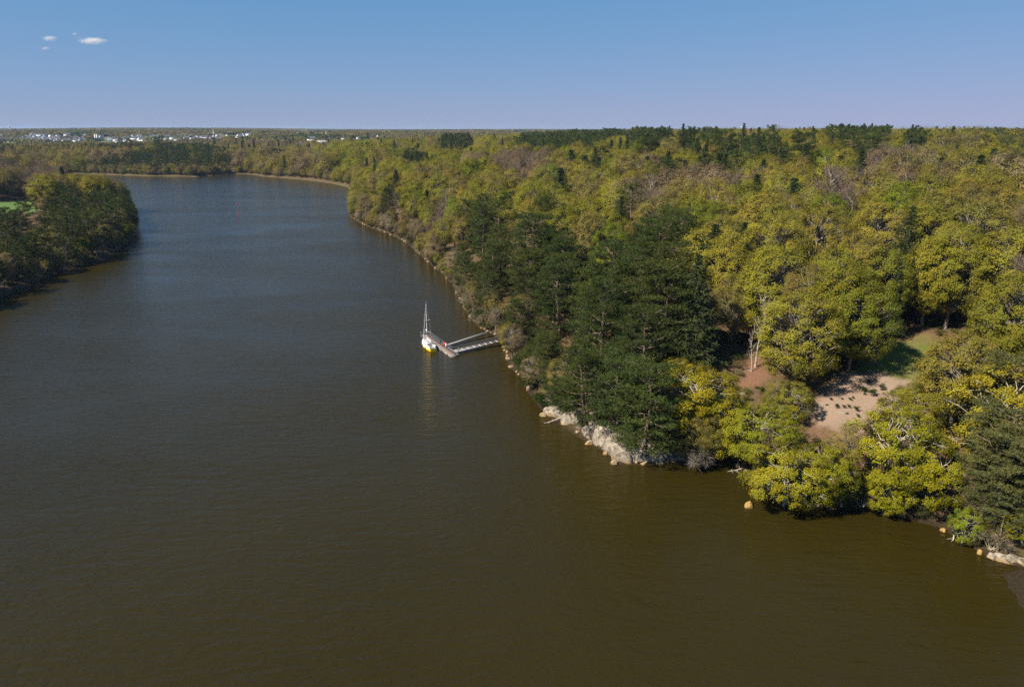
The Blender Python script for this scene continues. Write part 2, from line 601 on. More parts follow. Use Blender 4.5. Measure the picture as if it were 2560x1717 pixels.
def crown_lobes(h, rc, zc, hz, n, r, low=-0.8):
    """lobe centres spread over a dome by rejection so that they stay apart"""
    out = []
    mind = 1.55 * rc / math.sqrt(n)
    tries = 0
    while len(out) < n and tries < 6000:
        tries += 1
        d = unit(1, r)[0]
        if d[2] < low: continue
        k = r.uniform(0.5, 0.97) ** (0.25 if low < -0.7 else 0.4)
        bump = 1 + 0.09 * math.sin(3 * math.atan2(d[1], d[0]) + h) + 0.06 * math.sin(5 * math.atan2(d[1], d[0]) + 2 * h)
        c = np.array([d[0] * rc * bump, d[1] * rc * bump, d[2] * hz]) * k + np.array([0, 0, zc])
        if all(np.linalg.norm(c - q) > mind * r.uniform(0.7, 1.1) for q in out):
            out.append(c)
    return np.array(out)


def broadleaf(seed, h, rc, lobes, sprays, per, leaf, kind='beech', twig=True, base=0.25):
    """returns wood MB, foliage MB"""
    r = np.random.default_rng(seed)
    W, F = MB(), MB()
    top = h * 0.97
    zc = h * (base + 1) / 2 * 1.0
    hz = (top - h * base) / 2 * 1.05
    C = crown_lobes(h + seed, rc, zc, hz, lobes, r)
    lean = r.normal(size=2) * 0.03 * h
    tr = np.array([[0, 0, -0.6], [lean[0] * .2, lean[1] * .2, h * 0.22], [lean[0] * .6, lean[1] * .6, h * 0.45], [lean[0], lean[1], h * 0.72]])
    tr[1:, :2] += r.normal(size=(3, 2)) * 0.012 * h
    rad = h * np.array([0.026, 0.018, 0.013, 0.004])
    crook = 0.13 if kind == 'oak' else 0.05
    W.tube(tr, rad, 7)
    for c in C:
        zt = np.clip(c[2] - np.hypot(c[0], c[1]) * (0.9 if kind != 'oak' else 0.45), h * 0.16, h * 0.66)
        s = np.interp(zt, tr[:, 2], np.arange(4))
        i = min(int(s), 2)
        p0 = tr[i] + (tr[i + 1] - tr[i]) * (s - i)
        W.tube(bent(p0, c, 0.06, r, 5, crook), np.linspace(h * 0.0075, h * 0.0022, 5), 4, False)
    lr = rc * (2.15 / math.sqrt(lobes)) * (0.62 if kind == 'oak' else 0.56)
    ctr = np.array([0, 0, zc - hz * 0.35])
    for c in C:
        out = c - ctr; out /= np.linalg.norm(out) + 1e-9
        ns = max(3, int(sprays * r.uniform(0.7, 1.3)))
        d = unit(ns, r) + out * 0.55
        d /= np.linalg.norm(d, axis=1)[:, None]
        k = r.uniform(0.45, 1.0, ns) ** 0.5
        sp = c + d * (k * lr)[:, None] * np.array([1.15, 1.15, 0.85])
        if twig:
            for q in sp[: max(2, ns // 2)]:
                W.tube(np.array([c, (c + q) / 2 + r.normal(size=3) * 0.12, q]), [h * 0.0022, h * 0.0016, h * 0.001], 3, False)
        lobe_tone = r.uniform(0.40, 0.60) if kind != 'oak' else r.uniform(0.3, 0.7)
        nl = per
        cc = np.repeat(sp, nl, 0)
        dd = np.repeat(d, nl, 0)
        spread = leaf * (2.4 if kind != 'oak' else 1.9)
        off = r.normal(size=cc.shape) * spread * np.array([1, 1, 0.75])
        if kind == 'beech' or kind == 'bud':
            off += dd * r.uniform(-0.2, 1.0, (len(cc), 1)) * leaf * 4.0
        cc = cc + off
        nrm = unit(len(cc), r) * (0.45 if twig else 0.3) + np.array([0, 0, 0.15]) + dd * 0.35 + out * 0.9
        nrm /= np.linalg.norm(nrm, axis=1)[:, None]
        u = perp(nrm, r); w = np.cross(nrm, u)
        sz = leaf * r.uniform(0.6, 1.35, (len(cc), 1))
        asp = 0.62 if kind != 'bud' else 0.4
        tone = np.clip(lobe_tone + np.repeat(r.normal(size=ns) * 0.13, nl) + r.normal(size=len(cc)) * (0.10 if twig else 0.04), 0, 1)
        F.leaves(cc, u * sz, w * sz * asp, tone)
    return W, F


def bare_tree(seed, h, rc, limbs, twigs, tw=0.02, dead=False):
    r = np.random.default_rng(seed)
    W, F = MB(), MB()
    tr = np.array([[0, 0, -0.6], [0, 0, h * 0.3], [0, 0, h * 0.6], [0, 0, h * 0.93]]); tr[1:, :2] += r.normal(size=(3, 2)) * 0.03 * h
    W.tube(tr, h * np.array([0.02, 0.015, 0.009, 0.002]), 6)
    for i in range(limbs):
        f = r.uniform(0.25, 0.9)
        s = np.interp(f * h, tr[:, 2], np.arange(4)); k = min(int(s), 2)
        p0 = tr[k] + (tr[k + 1] - tr[k]) * (s - k)
        a = r.uniform(0, 2 * math.pi)
        L = rc * r.uniform(0.6, 1.1) * (1.15 - 0.6 * f)
        p1 = p0 + np.array([math.cos(a) * L, math.sin(a) * L, L * r.uniform(0.5, 1.3)])
        p1[2] = min(p1[2], h)
        pts = bent(p0, p1, -0.05, r, 5, 0.12 if dead else 0.05)
        W.tube(pts, np.linspace(h * 0.0065, h * 0.0018, 5), 4, False)
        n = twigs
        s = r.uniform(0.3, 1.0, n)
        b = np.array([np.interp(s, np.linspace(0, 1, 5), pts[:, q]) for q in range(3)]).T
        dirv = unit(n, r) * 0.8 + np.array([math.cos(a), math.sin(a), 1.1]) * 0.6
        dirv /= np.linalg.norm(dirv, axis=1)[:, None]
        ln = r.uniform(0.35, 1.0, n)[:, None] * rc * 0.38
        w = perp(dirv, r) * tw * r.uniform(0.6, 1.4, (n, 1))
        F.leaves(b + dirv * ln * 0.5, dirv * ln * 0.5, w, r.uniform(0.25, 0.75, n))
        # finer twigs off those
        m2 = n * 2
        j = r.integers(0, n, m2)
        b2 = b[j] + dirv[j] * ln[j] * r.uniform(0.4, 1.0, (m2, 1))
        d2 = unit(m2, r) * 0.9 + dirv[j] * 0.7 + np.array([0, 0, 0.3]); d2 /= np.linalg.norm(d2, axis=1)[:, None]
        l2 = r.uniform(0.3, 1.0, (m2, 1)) * rc * 0.2
        F.leaves(b2 + d2 * l2 * 0.5, d2 * l2 * 0.5, perp(d2, r) * tw * 0.75, r.uniform(0.3, 0.8, m2))
    return W, F


def tufts(F, c, r, n, ln, wd, up=0.5, tone=None):
    """needle tufts at the points c"""
    m = len(c)
    cc = np.repeat(c, n, 0)
    d = unit(m * n, r) + np.array([0, 0, up]); d /= np.linalg.norm(d, axis=1)[:, None]
    L = ln * r.uniform(0.6, 1.2, (m * n, 1))
    tn = np.clip(np.repeat(r.uniform(0.2, 0.8, m) if tone is None else tone, n) + r.normal(size=m * n) * 0.1, 0, 1)
    F.leaves(cc + d * L * 0.5, d * L * 0.55, perp(d, r) * wd, tn)


def pine(seed, h, rc, limbs, pads, tuf, per, ln, wd, base=0.35, flat=0.24, round_=True):
    r = np.random.default_rng(seed)
    W, F = MB(), MB()
    tr = np.array([[0, 0, -0.6], [0, 0, h * 0.3], [0, 0, h * 0.62], [0, 0, h * 0.95]]); tr[1:, :2] += np.cumsum(r.normal(size=(3, 2)) * 0.022 * h, 0)
    W.tube(tr, h * np.array([0.02, 0.016, 0.011, 0.003]), 7)
    ga = r.uniform(0, 6)
    for i in range(limbs):
        f = base + (0.97 - base) * (i + r.uniform(0, 0.8)) / limbs
        s = np.interp(f * h, tr[:, 2], np.arange(4)); k = min(int(s), 2)
        p0 = tr[k] + (tr[k + 1] - tr[k]) * (s - k)
        ga += 2.4 + r.normal() * 0.3
        q = (f - base) / (1 - base)
        prof = (math.sqrt(max(0.03, 1 - (max(0, q - 0.25) / 0.78) ** 2)) * (0.75 + 0.25 * min(1, q / 0.25))) if round_ else (1.02 - q) ** 0.8
        L = rc * prof * r.uniform(0.7, 1.12)
        p1 = p0 + np.array([math.cos(ga) * L, math.sin(ga) * L, L * (0.12 + 0.55 * q * q) + r.normal() * 0.3])
        pts = bent(p0, p1, -0.05, r, 5, 0.05)
        W.tube(pts, np.linspace(h * 0.0055, h * 0.0018, 5), 4, False)
        for j in range(pads):
            s = r.uniform(0.42, 1.05)
            c = np.array([np.interp(s, np.linspace(0, 1, 5), pts[:, w]) for w in range(3)])
            side = np.array([-math.sin(ga), math.cos(ga), 0])
            c = c + side * r.normal() * L * 0.2 + np.array([0, 0, 0.25])
            pr = rc * r.uniform(0.17, 0.30)
            tt = unit(tuf, r) * (r.uniform(0.1, 1, (tuf, 1)) ** 0.5) * pr * np.array([1, 1, flat]) + c
            tt[:, 2] -= 0.12 * np.hypot(tt[:, 0] - c[0], tt[:, 1] - c[1])
            tufts(F, tt, r, per, ln, wd, 0.55, np.clip(r.uniform(0.3, 0.7) + r.normal(size=tuf) * 0.1, 0, 1))
    # leader
    tt = tr[3] + unit(tuf * 2, r) * np.array([rc * 0.2, rc * 0.2, h * 0.05])
    tufts(F, tt, r, per, ln, wd, 0.7)
    return W, F


def spruce(seed, h, rc, tiers, boughs, seg, per, ln, wd):
    r = np.random.default_rng(seed)
    W, F = MB(), MB()
    tr = np.array([[0, 0, -0.6], [0.1, 0, h * 0.35], [0, 0.1, h * 0.7], [0, 0, h]])
    W.tube(tr, h * np.array([0.016, 0.012, 0.007, 0.0012]), 6)
    for i in range(tiers):
        q = (i + 0.5) / tiers
        z = h * (0.10 + 0.89 * q)
        L0 = rc * (1 - q) ** 0.85 + 0.25
        nb = max(4, int(boughs * (1 - 0.55 * q)))
        a0 = r.uniform(0, 6)
        for k in range(nb):
            a = a0 + 2 * math.pi * k / nb + r.normal() * 0.18
            L = L0 * r.uniform(0.65, 1.15)
            e = np.array([math.cos(a), math.sin(a), 0])
            ns = max(2, int(seg * L / rc + 1))
            s = np.linspace(0.2, 1, ns)[:, None]
            c = np.array([0, 0, z]) + e * L * s + np.array([0, 0, 1]) * (-0.32 * L * s ** 1.3 + 0.12 * L * s ** 3)
            c = c + r.normal(size=c.shape) * 0.08 * L0
            W.tube(np.array([[0, 0, z], c[-1]]), [0.05, 0.02], 3, False)
            side = np.array([-e[1], e[0], 0])
            cc = np.concatenate([c, c + side * L * 0.17 * (1 - s * 0.5), c - side * L * 0.17 * (1 - s * 0.5)])
            tufts(F, cc, r, per, ln, wd, -0.15)
    return W, F


def shrub_shape(seed, rc, h, n, leaf, asp=0.6, twigs=0):
    r = np.random.default_rng(seed)
    W, F = MB(), MB()
    nl = 9
    for i in range(nl):
        a = r.uniform(0, 6.28); d = rc * r.uniform(0.1, 0.75)
        c = np.array([math.cos(a) * d, math.sin(a) * d, h * r.uniform(0.3, 0.72)])
        W.tube(bent([0, 0, -0.3], c, 0.05, r, 4, 0.08), np.linspace(0.05, 0.015, 4), 4, False)
        k = unit(n // nl, r); k[:, 2] = np.abs(k[:, 2]) * 0.9 - 0.15
        lr = rc * r.uniform(0.3, 0.5)
        p_ = c + k * lr * r.uniform(0.5, 1.0, (len(k), 1))
        nn = unit(len(k), r) + k * 0.6 + np.array([0, 0, .4]); nn /= np.linalg.norm(nn, axis=1)[:, None]
        u = perp(nn, r); w = np.cross(nn, u)
        sz = leaf * r.uniform(0.6, 1.3, (len(k), 1))
        F.leaves(p_, u * sz, w * sz * asp, np.clip(r.uniform(0.35, 0.65) + r.normal(size=len(k)) * 0.12, 0, 1))
        if twigs:
            dv = unit(twigs, r) + np.array([0, 0, 0.4]); dv /= np.linalg.norm(dv, axis=1)[:, None]
            ln = r.uniform(0.4, 1.1, (twigs, 1)) * rc * 0.5
            F.leaves(c + dv * ln * 0.5, dv * ln * 0.5, perp(dv, r) * 0.022, r.uniform(0.4, 0.9, twigs))
    return W, F


SH = {}


def shape(kind, WF, leafm, barkm):
    W, F = WF
    n = len(SH.setdefault(kind, []))
    SH[kind].append((W.mesh('%s_trunk' % kind, barkm, True), F.mesh('%s_crown' % kind, leafm)))


LF, ND = M['leaf'], M['needle']
for s_, (h, rc) in enumerate(((22, 8.2), (24, 8.8), (20, 7.4), (21, 9.0), (19, 6.6))):
    shape('beech', broadleaf(10 + s_, h, rc, 150, 14, 16, 0.165, 'beech', base=0.16), LF, M['bark_grey'])
for s_, (h, rc) in enumerate(((15, 8.0), (14, 7.4), (16, 8.4))):
    shape('oak', broadleaf(30 + s_, h, rc, 56, 24, 20, 0.155, 'oak', base=0.10), LF, M['bark_lichen'])
for s_, (h, rc) in enumerate(((20, 6.8), (21, 7.4), (17, 6.2))):
    shape('bud', broadleaf(40 + s_, h, rc, 120, 15, 11, 0.15, 'bud', base=0.18), LF, M['bark_grey'])
for s_, (h, rc) in enumerate(((19, 5.2), (21, 6.0), (17, 5.2))):
    shape('bare', bare_tree(50 + s_, h, rc, 34, 48, 0.022), LF, M['bark_grey'])
shape('dead', bare_tree(58, 19, 4.2, 15, 4, 0.05, True), LF, M['bark_dead'])
for s_, (h, rc) in enumerate(((24, 7.2), (22, 7.4), (25, 7.6), (20, 6.6))):
    shape('pine', pine(60 + s_, h, rc, 46, 8, 11, 8, 0.50, 0.05, 0.12 if s_ < 3 else 0.3), ND, M['bark_pine'])
for s_, (h, rc) in enumerate(((21, 5.4), (19, 5.8))):
    shape('scots', pine(70 + s_, h, rc, 22, 6, 16, 9, 0.42, 0.045, 0.52, 0.4), ND, M['bark_pine'])
for s_, (h, rc) in enumerate(((23, 4.2), (20, 3.8))):
    shape('spruce', spruce(80 + s_, h, rc, 26, 11, 6, 6, 0.55, 0.06), ND, M['bark_pine'])
for s_, (h, rc) in enumerate(((3.2, 2.6), (2.6, 2.2), (3.8, 2.8))):
    shape('shrub', shrub_shape(90 + s_, rc, h, 1500, 0.12, 0.55, 14), LF, M['bark_grey'])
for s_, (h, rc) in enumerate(((3.0, 2.5), (3.6, 2.8))):
    shape('twig_shrub', shrub_shape(95 + s_, rc, h, 420, 0.09, 0.4, 150), LF, M['bark_lichen'])
# coarser shapes for trees far from the clearing
for s_, (h, rc) in enumerate(((21, 7.8), (20, 7.0), (22, 8.2), (19, 6.6))):
    shape('beech_mid', broadleaf(110 + s_, h, rc, 120, 8, 10, 0.25, 'beech', False, 0.16), LF, M['bark_grey'])
for s_, (h, rc) in enumerate(((20, 5.6), (18, 5.2))):
    shape('bare_mid', bare_tree(150 + s_, h, rc, 26, 22, 0.05), LF, M['bark_grey'])
for s_, (h, rc) in enumerate(((22, 6.0), (20, 5.6), (24, 6.4))):
    shape('pine_mid', pine(160 + s_, h, rc, 26, 4, 6, 7, 0.8, 0.10, 0.2), ND, M['bark_pine'])
for s_, (h, rc) in enumerate(((22, 3.9), (19, 3.6))):
    shape('spruce_mid', spruce(180 + s_, h, rc, 16, 8, 3, 5, 0.95, 0.13), ND, M['bark_pine'])
for s_, (h, rc) in enumerate(((20, 7.4), (18, 6.8))):
    shape('beech_far', broadleaf(210 + s_, h, rc, 60, 5, 5, 0.56, 'beech', False, 0.16), LF, M['bark_grey'])
for s_, (h, rc) in enumerate(((20, 5.8), (22, 5.6))):
    shape('pine_far', pine(260 + s_, h, rc, 16, 2, 5, 5, 1.5, 0.24, 0.2), ND, M['bark_pine'])

# albedo of each kind of foliage
TINT = {'yellow': [(0.240, 0.218, 0.030), (0.215, 0.206, 0.026), (0.245, 0.208, 0.036), (0.225, 0.212, 0.040), (0.190, 0.190, 0.024)],
        'green': [(0.140, 0.178, 0.018), (0.160, 0.190, 0.020), (0.178, 0.190, 0.022)],
        'gold': [(0.236, 0.222, 0.018), (0.214, 0.216, 0.018), (0.250, 0.224, 0.020)],
        'olive': [(0.205, 0.172, 0.046), (0.222, 0.180, 0.050), (0.190, 0.162, 0.044)],
        'brown': [(0.205, 0.155, 0.085), (0.190, 0.142, 0.080), (0.220, 0.172, 0.095)],
        'mauve': [(0.205, 0.150, 0.115), (0.220, 0.165, 0.122)],
        'pine': [(0.078, 0.100, 0.027), (0.088, 0.106, 0.028), (0.068, 0.092, 0.028)],
        'scots': [(0.105, 0.118, 0.045), (0.118, 0.126, 0.047)],
        'spruce': [(0.050, 0.070, 0.026), (0.058, 0.078, 0.028)],
        'shrub': [(0.11, 0.105, 0.04), (0.095, 0.10, 0.035), (0.14, 0.12, 0.05)],
        'ivy': [(0.035, 0.06, 0.012), (0.045, 0.07, 0.013)],
        'twig': [(0.25, 0.20, 0.13), (0.22, 0.18, 0.115)]}
TYPE = {'beech': ('beech_tree', 'tree'), 'oak': ('oak_tree', 'tree'), 'bud': ('budding_tree', 'tree'), 'bare': ('bare_tree', 'tree'), 'dead': ('dead_tree', 'tree'), 'pine': ('pine_tree', 'pine'),
        'scots': ('scots_pine', 'pine'), 'spruce': ('spruce_tree', 'spruce'), 'shrub': ('shrub', 'shrub'), 'twig_shrub': ('leafless_shrub', 'shrub')}
BASEH = {'beech': 21, 'oak': 15, 'bud': 19, 'bare': 19, 'dead': 19, 'pine': 23, 'scots': 20, 'spruce': 21, 'shrub': 3.2, 'twig_shrub': 3.3}


def tint(name):
    c = np.array(random.choice(TINT[name])) * random.uniform(0.68, 0.91)
    c[0] *= random.uniform(0.91, 1.04) if name in ('yellow', 'gold', 'green') else random.uniform(0.9, 1.03)
    return (float(c[0]), float(c[1]), float(c[2]), 1.0)


def plant(kind, x, y, h, col, label, group=None, lod='', z=None, var=None, wide=1.0, tiltx=0.0):
    src = SH[kind + lod] if (kind + lod) in SH else SH[{'oak_mid': 'beech_mid', 'bud_mid': 'beech_mid', 'scots_mid': 'pine_mid', 'oak_far': 'beech_far',
                                                    'bud_far': 'beech_far'}.get(kind + lod, kind)]
    tm, cm = src[random.randrange(len(src)) if var is None else var % len(src)]
    name, cat = TYPE[kind]
    s = h / BASEH[kind]
    e = empty(name, (x, y, gz(x, y) if z is None else z), random.uniform(0, 6.28), (s * wide, s * wide, s))
    e.rotation_euler[0] = tiltx + random.gauss(0, 0.02)
    e.rotation_euler[1] = random.gauss(0, 0.02)
    a = add('trunk', tm, e)
    c = add('foliage' if 'shrub' in kind else 'crown', cm, e)
    c.color = tint(col) if isinstance(col, str) else (col[0] * 0.86, col[1] * 0.87, col[2] * 1.0, 1)
    tag(e, label, cat, group)
    return e

# ------------------------------------------------------------------ rocks
m, t, p = nmat('lichened_rock')
tcn = t.nodes.new('ShaderNodeTexCoord').outputs['Object']
P = pos(t)
rn = noise(t, P, 1.1, 8, 0.68)
rc_ = ramp(t, rn, [(0.32, (0.07, 0.062, 0.05)), (0.46, (0.20, 0.168, 0.128)), (0.6, (0.33, 0.285, 0.22)), (0.75, (0.42, 0.37, 0.295))])
sz_ = t.nodes.new('ShaderNodeSeparateXYZ'); t.links.new(P, sz_.inputs[0])
band = math_(t, 'ADD', sz_.outputs['Z'], math_(t, 'MULTIPLY_ADD', noise(t, P, 0.9, 4), -1.6, 0.8))
oc = ramp(t, math_(t, 'MULTIPLY_ADD', band, 0.5, 0.25), [(0.22, (1.0, 1.0, 1.0)), (0.62, (0.0, 0.0, 0.0))])
orange = ramp(t, noise(t, P, 2.5, 4), [(0.35, (0.22, 0.12, 0.035)), (0.65, (0.50, 0.30, 0.08))])
col = mixc(t, math_(t, 'MULTIPLY', oc, 0.85), rc_, orange)
t.links.new(col, p.inputs['Base Color'])
p.inputs['Roughness'].default_value = 0.9
p.inputs['Specular IOR Level'].default_value = 0.2
b = t.nodes.new('ShaderNodeBump'); b.inputs['Strength'].default_value = 0.8; b.inputs['Distance'].default_value = 0.3
t.links.new(rn, b.inputs['Height']); t.links.new(b.outputs[0], p.inputs['Normal'])
M['rock'] = m


M['ochre'] = simple('ochre_lichen_rock', (0.34, 0.22, 0.075), 0.9, 0, 0.4, 1.8, 0.15)


def rock_mesh(seed, planes=9):
    r = np.random.default_rng(seed)
    bm = bmesh.new()
    bmesh.ops.create_icosphere(bm, subdivisions=3, radius=1.0)
    ns = unit(planes, r); hs = r.uniform(0.55, 0.9, planes)
    for v in bm.verts:
        c = np.array(v.co)
        for n_, h_ in zip(ns, hs):
            e = c @ n_ - h_
            if e > 0: c = c - n_ * e
        c = c * (1 + 0.05 * math.sin(5 * c[0] + seed) * math.cos(6 * c[1]) + 0.03 * r.normal())
        v.co = c
    me = bpy.data.meshes.new('rock')
    bm.to_mesh(me); bm.free()
    me.materials.append(M['rock'])
    return me


ROCKS = [rock_mesh(300 + i) for i in range(7)]


def put_rock(name, x, y, z, s, parent=None, label=None, group=None, rot=None):
    o = add(name, random.choice(ROCKS), parent)
    o.location = (x, y, z)
    o.scale = s
    o.rotation_euler = rot or (random.uniform(-.4, .4), random.uniform(-.4, .4), random.uniform(0, 6.28))
    if label: tag(o, label, 'rock', group)
    return o


oc0 = D(1400, 1045)
outcrop = empty('rock_outcrop', (float(oc0[0]), float(oc0[1]), 0.0))
tag(outcrop, 'white lichened rock face rising from the water below the pines', 'rock outcrop')
face = [(1250, 948, 1.6), (1268, 956, 2.0), (1288, 968, 2.4), (1306, 978, 3.6), (1322, 988, 4.2), (1338, 1000, 4.4), (1354, 1012, 4.0), (1368, 1022, 3.4), (1384, 1034, 3.6), (1398, 1048, 3.0), (1415, 1057, 2.6), (1436, 1057, 2.8), (1458, 1057, 2.8), (1480, 1057, 3.4), (1502, 1057, 3.6), (1522, 1055, 3.2), (1545, 1053, 2.6)]
fp_ = [D(a_, b_) for a_, b_, _ in face]
for i, (a_, b_, h_) in enumerate(face):
    q = fp_[i]
    tv = fp_[min(i + 1, len(face) - 1)] - fp_[max(i - 1, 0)]
    ta = math.atan2(tv[1], tv[0])
    g_ = np.array([-math.sin(ta), math.cos(ta)]) * (1 if math.cos(ta) > 0 else -1)
    put_rock('rock', q[0] - oc0[0] + g_[0] * 1.3, q[1] - oc0[1] + g_[1] * 1.3, h_ * 0.22, (random.uniform(2.3, 2.9), random.uniform(1.6, 2.0), h_ * 0.95), outcrop, rot=(random.uniform(-.1, .1), random.uniform(-.1, .1), ta + random.uniform(-.3, .3)))
    put_rock('rock', q[0] - oc0[0] + g_[0] * 3.0 + random.uniform(-.6, .6), q[1] - oc0[1] + g_[1] * 3.0, h_ * 0.62, (2.1, 1.7, h_ * 0.6), outcrop, rot=(random.uniform(-.2, .2), random.uniform(-.2, .2), random.uniform(0, 6.28)))
    if i % 2 == 0:
        put_rock('rock', q[0] - oc0[0] - g_[0] * 0.2 + random.uniform(-1, 1), q[1] - oc0[1] - g_[1] * 0.2, 0.1, (1.0, 0.8, 0.6), outcrop)

for (a_, b_, s_, lab) in ((1710, 1157, 0.95, 'pointed ochre rock standing alone in the open water'), (1857, 1152, 1.5, 'round grey boulder with ochre base at the foot of the oaks'),
                          (1731, 1117, 0.9, 'low ochre boulder at the waterline beside an ivy shrub'), (1768, 1130, 1.0, 'pale boulder under the overhanging oak'),
                          (1653, 1043, 0.8, 'small white stone on the dark mud of the little cove'), (2153, 1212, 0.6, 'small yellow stone at the edge of the mud by the pines'),
                          (2236, 1262, 0.7, 'yellowish stone in the shallows below the pines'), (2262, 1272, 1.0, 'pale rock at the foot of the eroded pine bank')):
    q = D(a_, b_)
    ro = put_rock('boulder', q[0], q[1], 0.1 * s_, (s_ * 0.85, s_ * 0.75, s_ * (0.9 if 'pointed' not in lab else 1.25)), None, lab)
    if 'ochre' in lab or 'yellow' in lab:
        ro.data = ro.data.copy(); ro.data.materials[0] = M['ochre']
for k, (a_, b_, s_) in enumerate(((2285, 1278, 1.0), (2300, 1283, 0.8), (2316, 1286, 1.2), (2332, 1288, 0.9), (2270, 1262, 0.8), (2322, 1262, 1.1))):
    q = D(a_, b_)
    put_rock('shore_rock', q[0], q[1] + 0.3, 0.2, (s_ * 1.3, s_, s_ * 0.8), None, 'pale rock lining the eroded bank under the tall pine', 'rocks of the eroded bank')
# rocks strung along the rest of the bank
bank = [D(*p)[:2] for p in right_shore]
for i in range(5, 41):
    a_, b_ = bank[i], bank[i + 1]
    L = np.linalg.norm(b_ - a_)
    if 12 <= i <= 21: continue
    n = int(L / (3.2 if 21 < i < 31 else 11.0)) + 1
    for k in range(n):
        q = a_ + (b_ - a_) * random.random()
        s = random.uniform(0.5, 1.1) * (0.85 if i > 30 else 0.75)
        inl = np.array([0.7, 0.7]) * random.uniform(0.1, 1.3)
        lab = ('pale rock at the waterline under the beech slope', 'rocks along the beech slope') if i > 26 else (('pale rock at the waterline beside the pontoon', 'rocks beside the pontoon') if i > 21 else ('small pale rock on the muddy bank below the oaks', 'rocks below the oaks'))
        put_rock('shore_rock', q[0] + inl[0], q[1] + inl[1], 0.15 * s, (s * 1.3, s, s * random.uniform(0.6, 1.1)), None, lab[0], lab[1])

# ------------------------------------------------------------------ the wood
PINES = [(1050, 600), (1066, 512), (1100, 490), (1150, 535), (1190, 580), (1250, 548), (1310, 590), (1335, 680), (1400, 680), (1440, 600), (1490, 545), (1560, 590), (1580, 670), (1540, 760), (1560, 850), (1540, 920), (1525, 1030), (1400, 1030), (1300, 975), (1185, 880), (1140, 800), (1075, 750), (1040, 680)]
RPINES = [(2195, 1030), (2260, 940), (2290, 860), (2460, 820), (2460, 1290), (2280, 1250), (2210, 1170)]
UPINES = [(2205, 322), (2240, 312), (2460, 300), (2460, 425), (2300, 405), (2240, 370)]
RIDGE = [(1170, 348), (1195, 322), (1260, 310), (1400, 307), (1445, 325), (1350, 358), (1250, 362)]
FARP = [(235, 402), (255, 372), (330, 350), (400, 328), (470, 330), (520, 350), (545, 380), (545, 402)]
FARS = [(-100, 316), (120, 326), (200, 326), (330, 338), (330, 352), (200, 348), (-100, 345)]
BROWN = [(-200, 355), (70, 357), (135, 390), (160, 430), (60, 436), (-200, 440)]
BARES = [[(1440, 438), (1700, 438), (1700, 482), (1440, 482)], [(1870, 436), (1975, 440), (1990, 520), (1880, 505)], [(1120, 368), (1262, 372), (1250, 428), (1130, 420)],
         [(1965, 368), (2105, 370), (2095, 428), (1965, 420)], [(930, 560), (1010, 470), (1040, 470), (1000, 560)]]
SCRUB = [(795, 500), (800, 432), (880, 440), (960, 490), (1000, 590), (930, 560), (870, 530)]
LEFTB = [(-400, 452), (310, 450), (330, 560), (0, 700), (-400, 800)]

heroes = []
hero_names = []


def hero(kind, sx, sy, h, col, label, wide=1.0, var=None, f=0.62, group=None, tilt=0.0):
    x, y, z = on_ray(sx, sy, f * h)
    heroes.append((x, y, 4.2 if kind != 'spruce' else 3.0)); hero_names.append(label)
    return plant(kind, x, y, h, col, label, group, '', z, var, wide, tilt)


hero('beech', 1826, 778, 20.5, (0.235, 0.22, 0.026), 'large pale yellow-green beech at the left edge of the bare clearing', 1.0, 1)
hero('beech', 1955, 725, 21, (0.15, 0.17, 0.018), 'spreading green beech overhanging the grass of the clearing', 0.9, 3)
hero('beech', 1900, 660, 22, (0.19, 0.195, 0.02), 'tall fresh green beech behind the large pale beech', 0.95, 0)
hero('beech', 2200, 835, 21, (0.215, 0.185, 0.03), 'yellowish beech with bare slender trunk to the right of the clearing', 0.92, 2, 0.66)
hero('beech', 1640, 590, 24, (0.225, 0.205, 0.026), 'broad golden beech crown rising right behind the pine stand', 1.2, 3)
hero('beech', 2020, 540, 23, (0.235, 0.205, 0.012), 'deep golden beech standing high in the wood behind the clearing', 1.0, 4)
hero('bud', 1925, 1045, 12, (0.24, 0.195, 0.04), 'tan coloured budding tree between the waterside oaks', 0.75, 1)
hero('bud', 2010, 1000, 9, (0.22, 0.18, 0.04), 'low tan budding tree just below the bare clearing', 0.8, 2)
hero('oak', 1600, 905, 15, (0.235, 0.205, 0.012), 'golden oak beside the dark pines above the rock face', 1.0, 0)
hero('oak', 1655, 960, 14, (0.22, 0.21, 0.013), 'golden green oak leaning over the little mud cove', 0.95, 1)
hero('oak', 1745, 990, 12, (0.20, 0.215, 0.014), 'lime green oak with pale bare limbs below the red earth slope', 1.05, 2)
hero('oak', 1800, 1075, 12, (0.235, 0.22, 0.016), 'lime yellow oak overhanging the water by the ochre rock', 1.1, 0)
hero('oak', 1880, 1070, 12, (0.21, 0.21, 0.014), 'small lime oak above the round grey boulder', 0.85, 1)
hero('oak', 2040, 1015, 15, (0.225, 0.22, 0.012), 'tall bright oak with a pale leaning trunk at the water', 0.92, 2, 0.66)
hero('oak', 2125, 1085, 12, (0.23, 0.225, 0.012), 'bright yellow oak between the pale trunk and the pines', 0.85, 0)
hero('oak', 2085, 930, 12, (0.195, 0.185, 0.02), 'grey limbed olive oak at the lower right of the bare clearing', 0.9, 1)
hero('oak', 2030, 1120, 8, (0.225, 0.225, 0.010), 'small bright oak drooping to the muddy shore', 0.9, 1)
hero('oak', 2205, 1200, 6, (0.19, 0.235, 0.010), 'vivid green young oak on the shore below the pines', 0.7, 2)
hero('scots', 2262, 1080, 18, 'scots', 'grey-green pine leaning out over the shore beside the bright oaks', 1.0, 0, 0.66)
hero('scots', 2318, 1010, 20, 'scots', 'tall grey-green pine on the eroded bank', 1.05, 1, 0.7)
hero('scots', 2240, 1150, 12, 'scots', 'low grey-green pine crowding the shoreline', 1.1, 0)
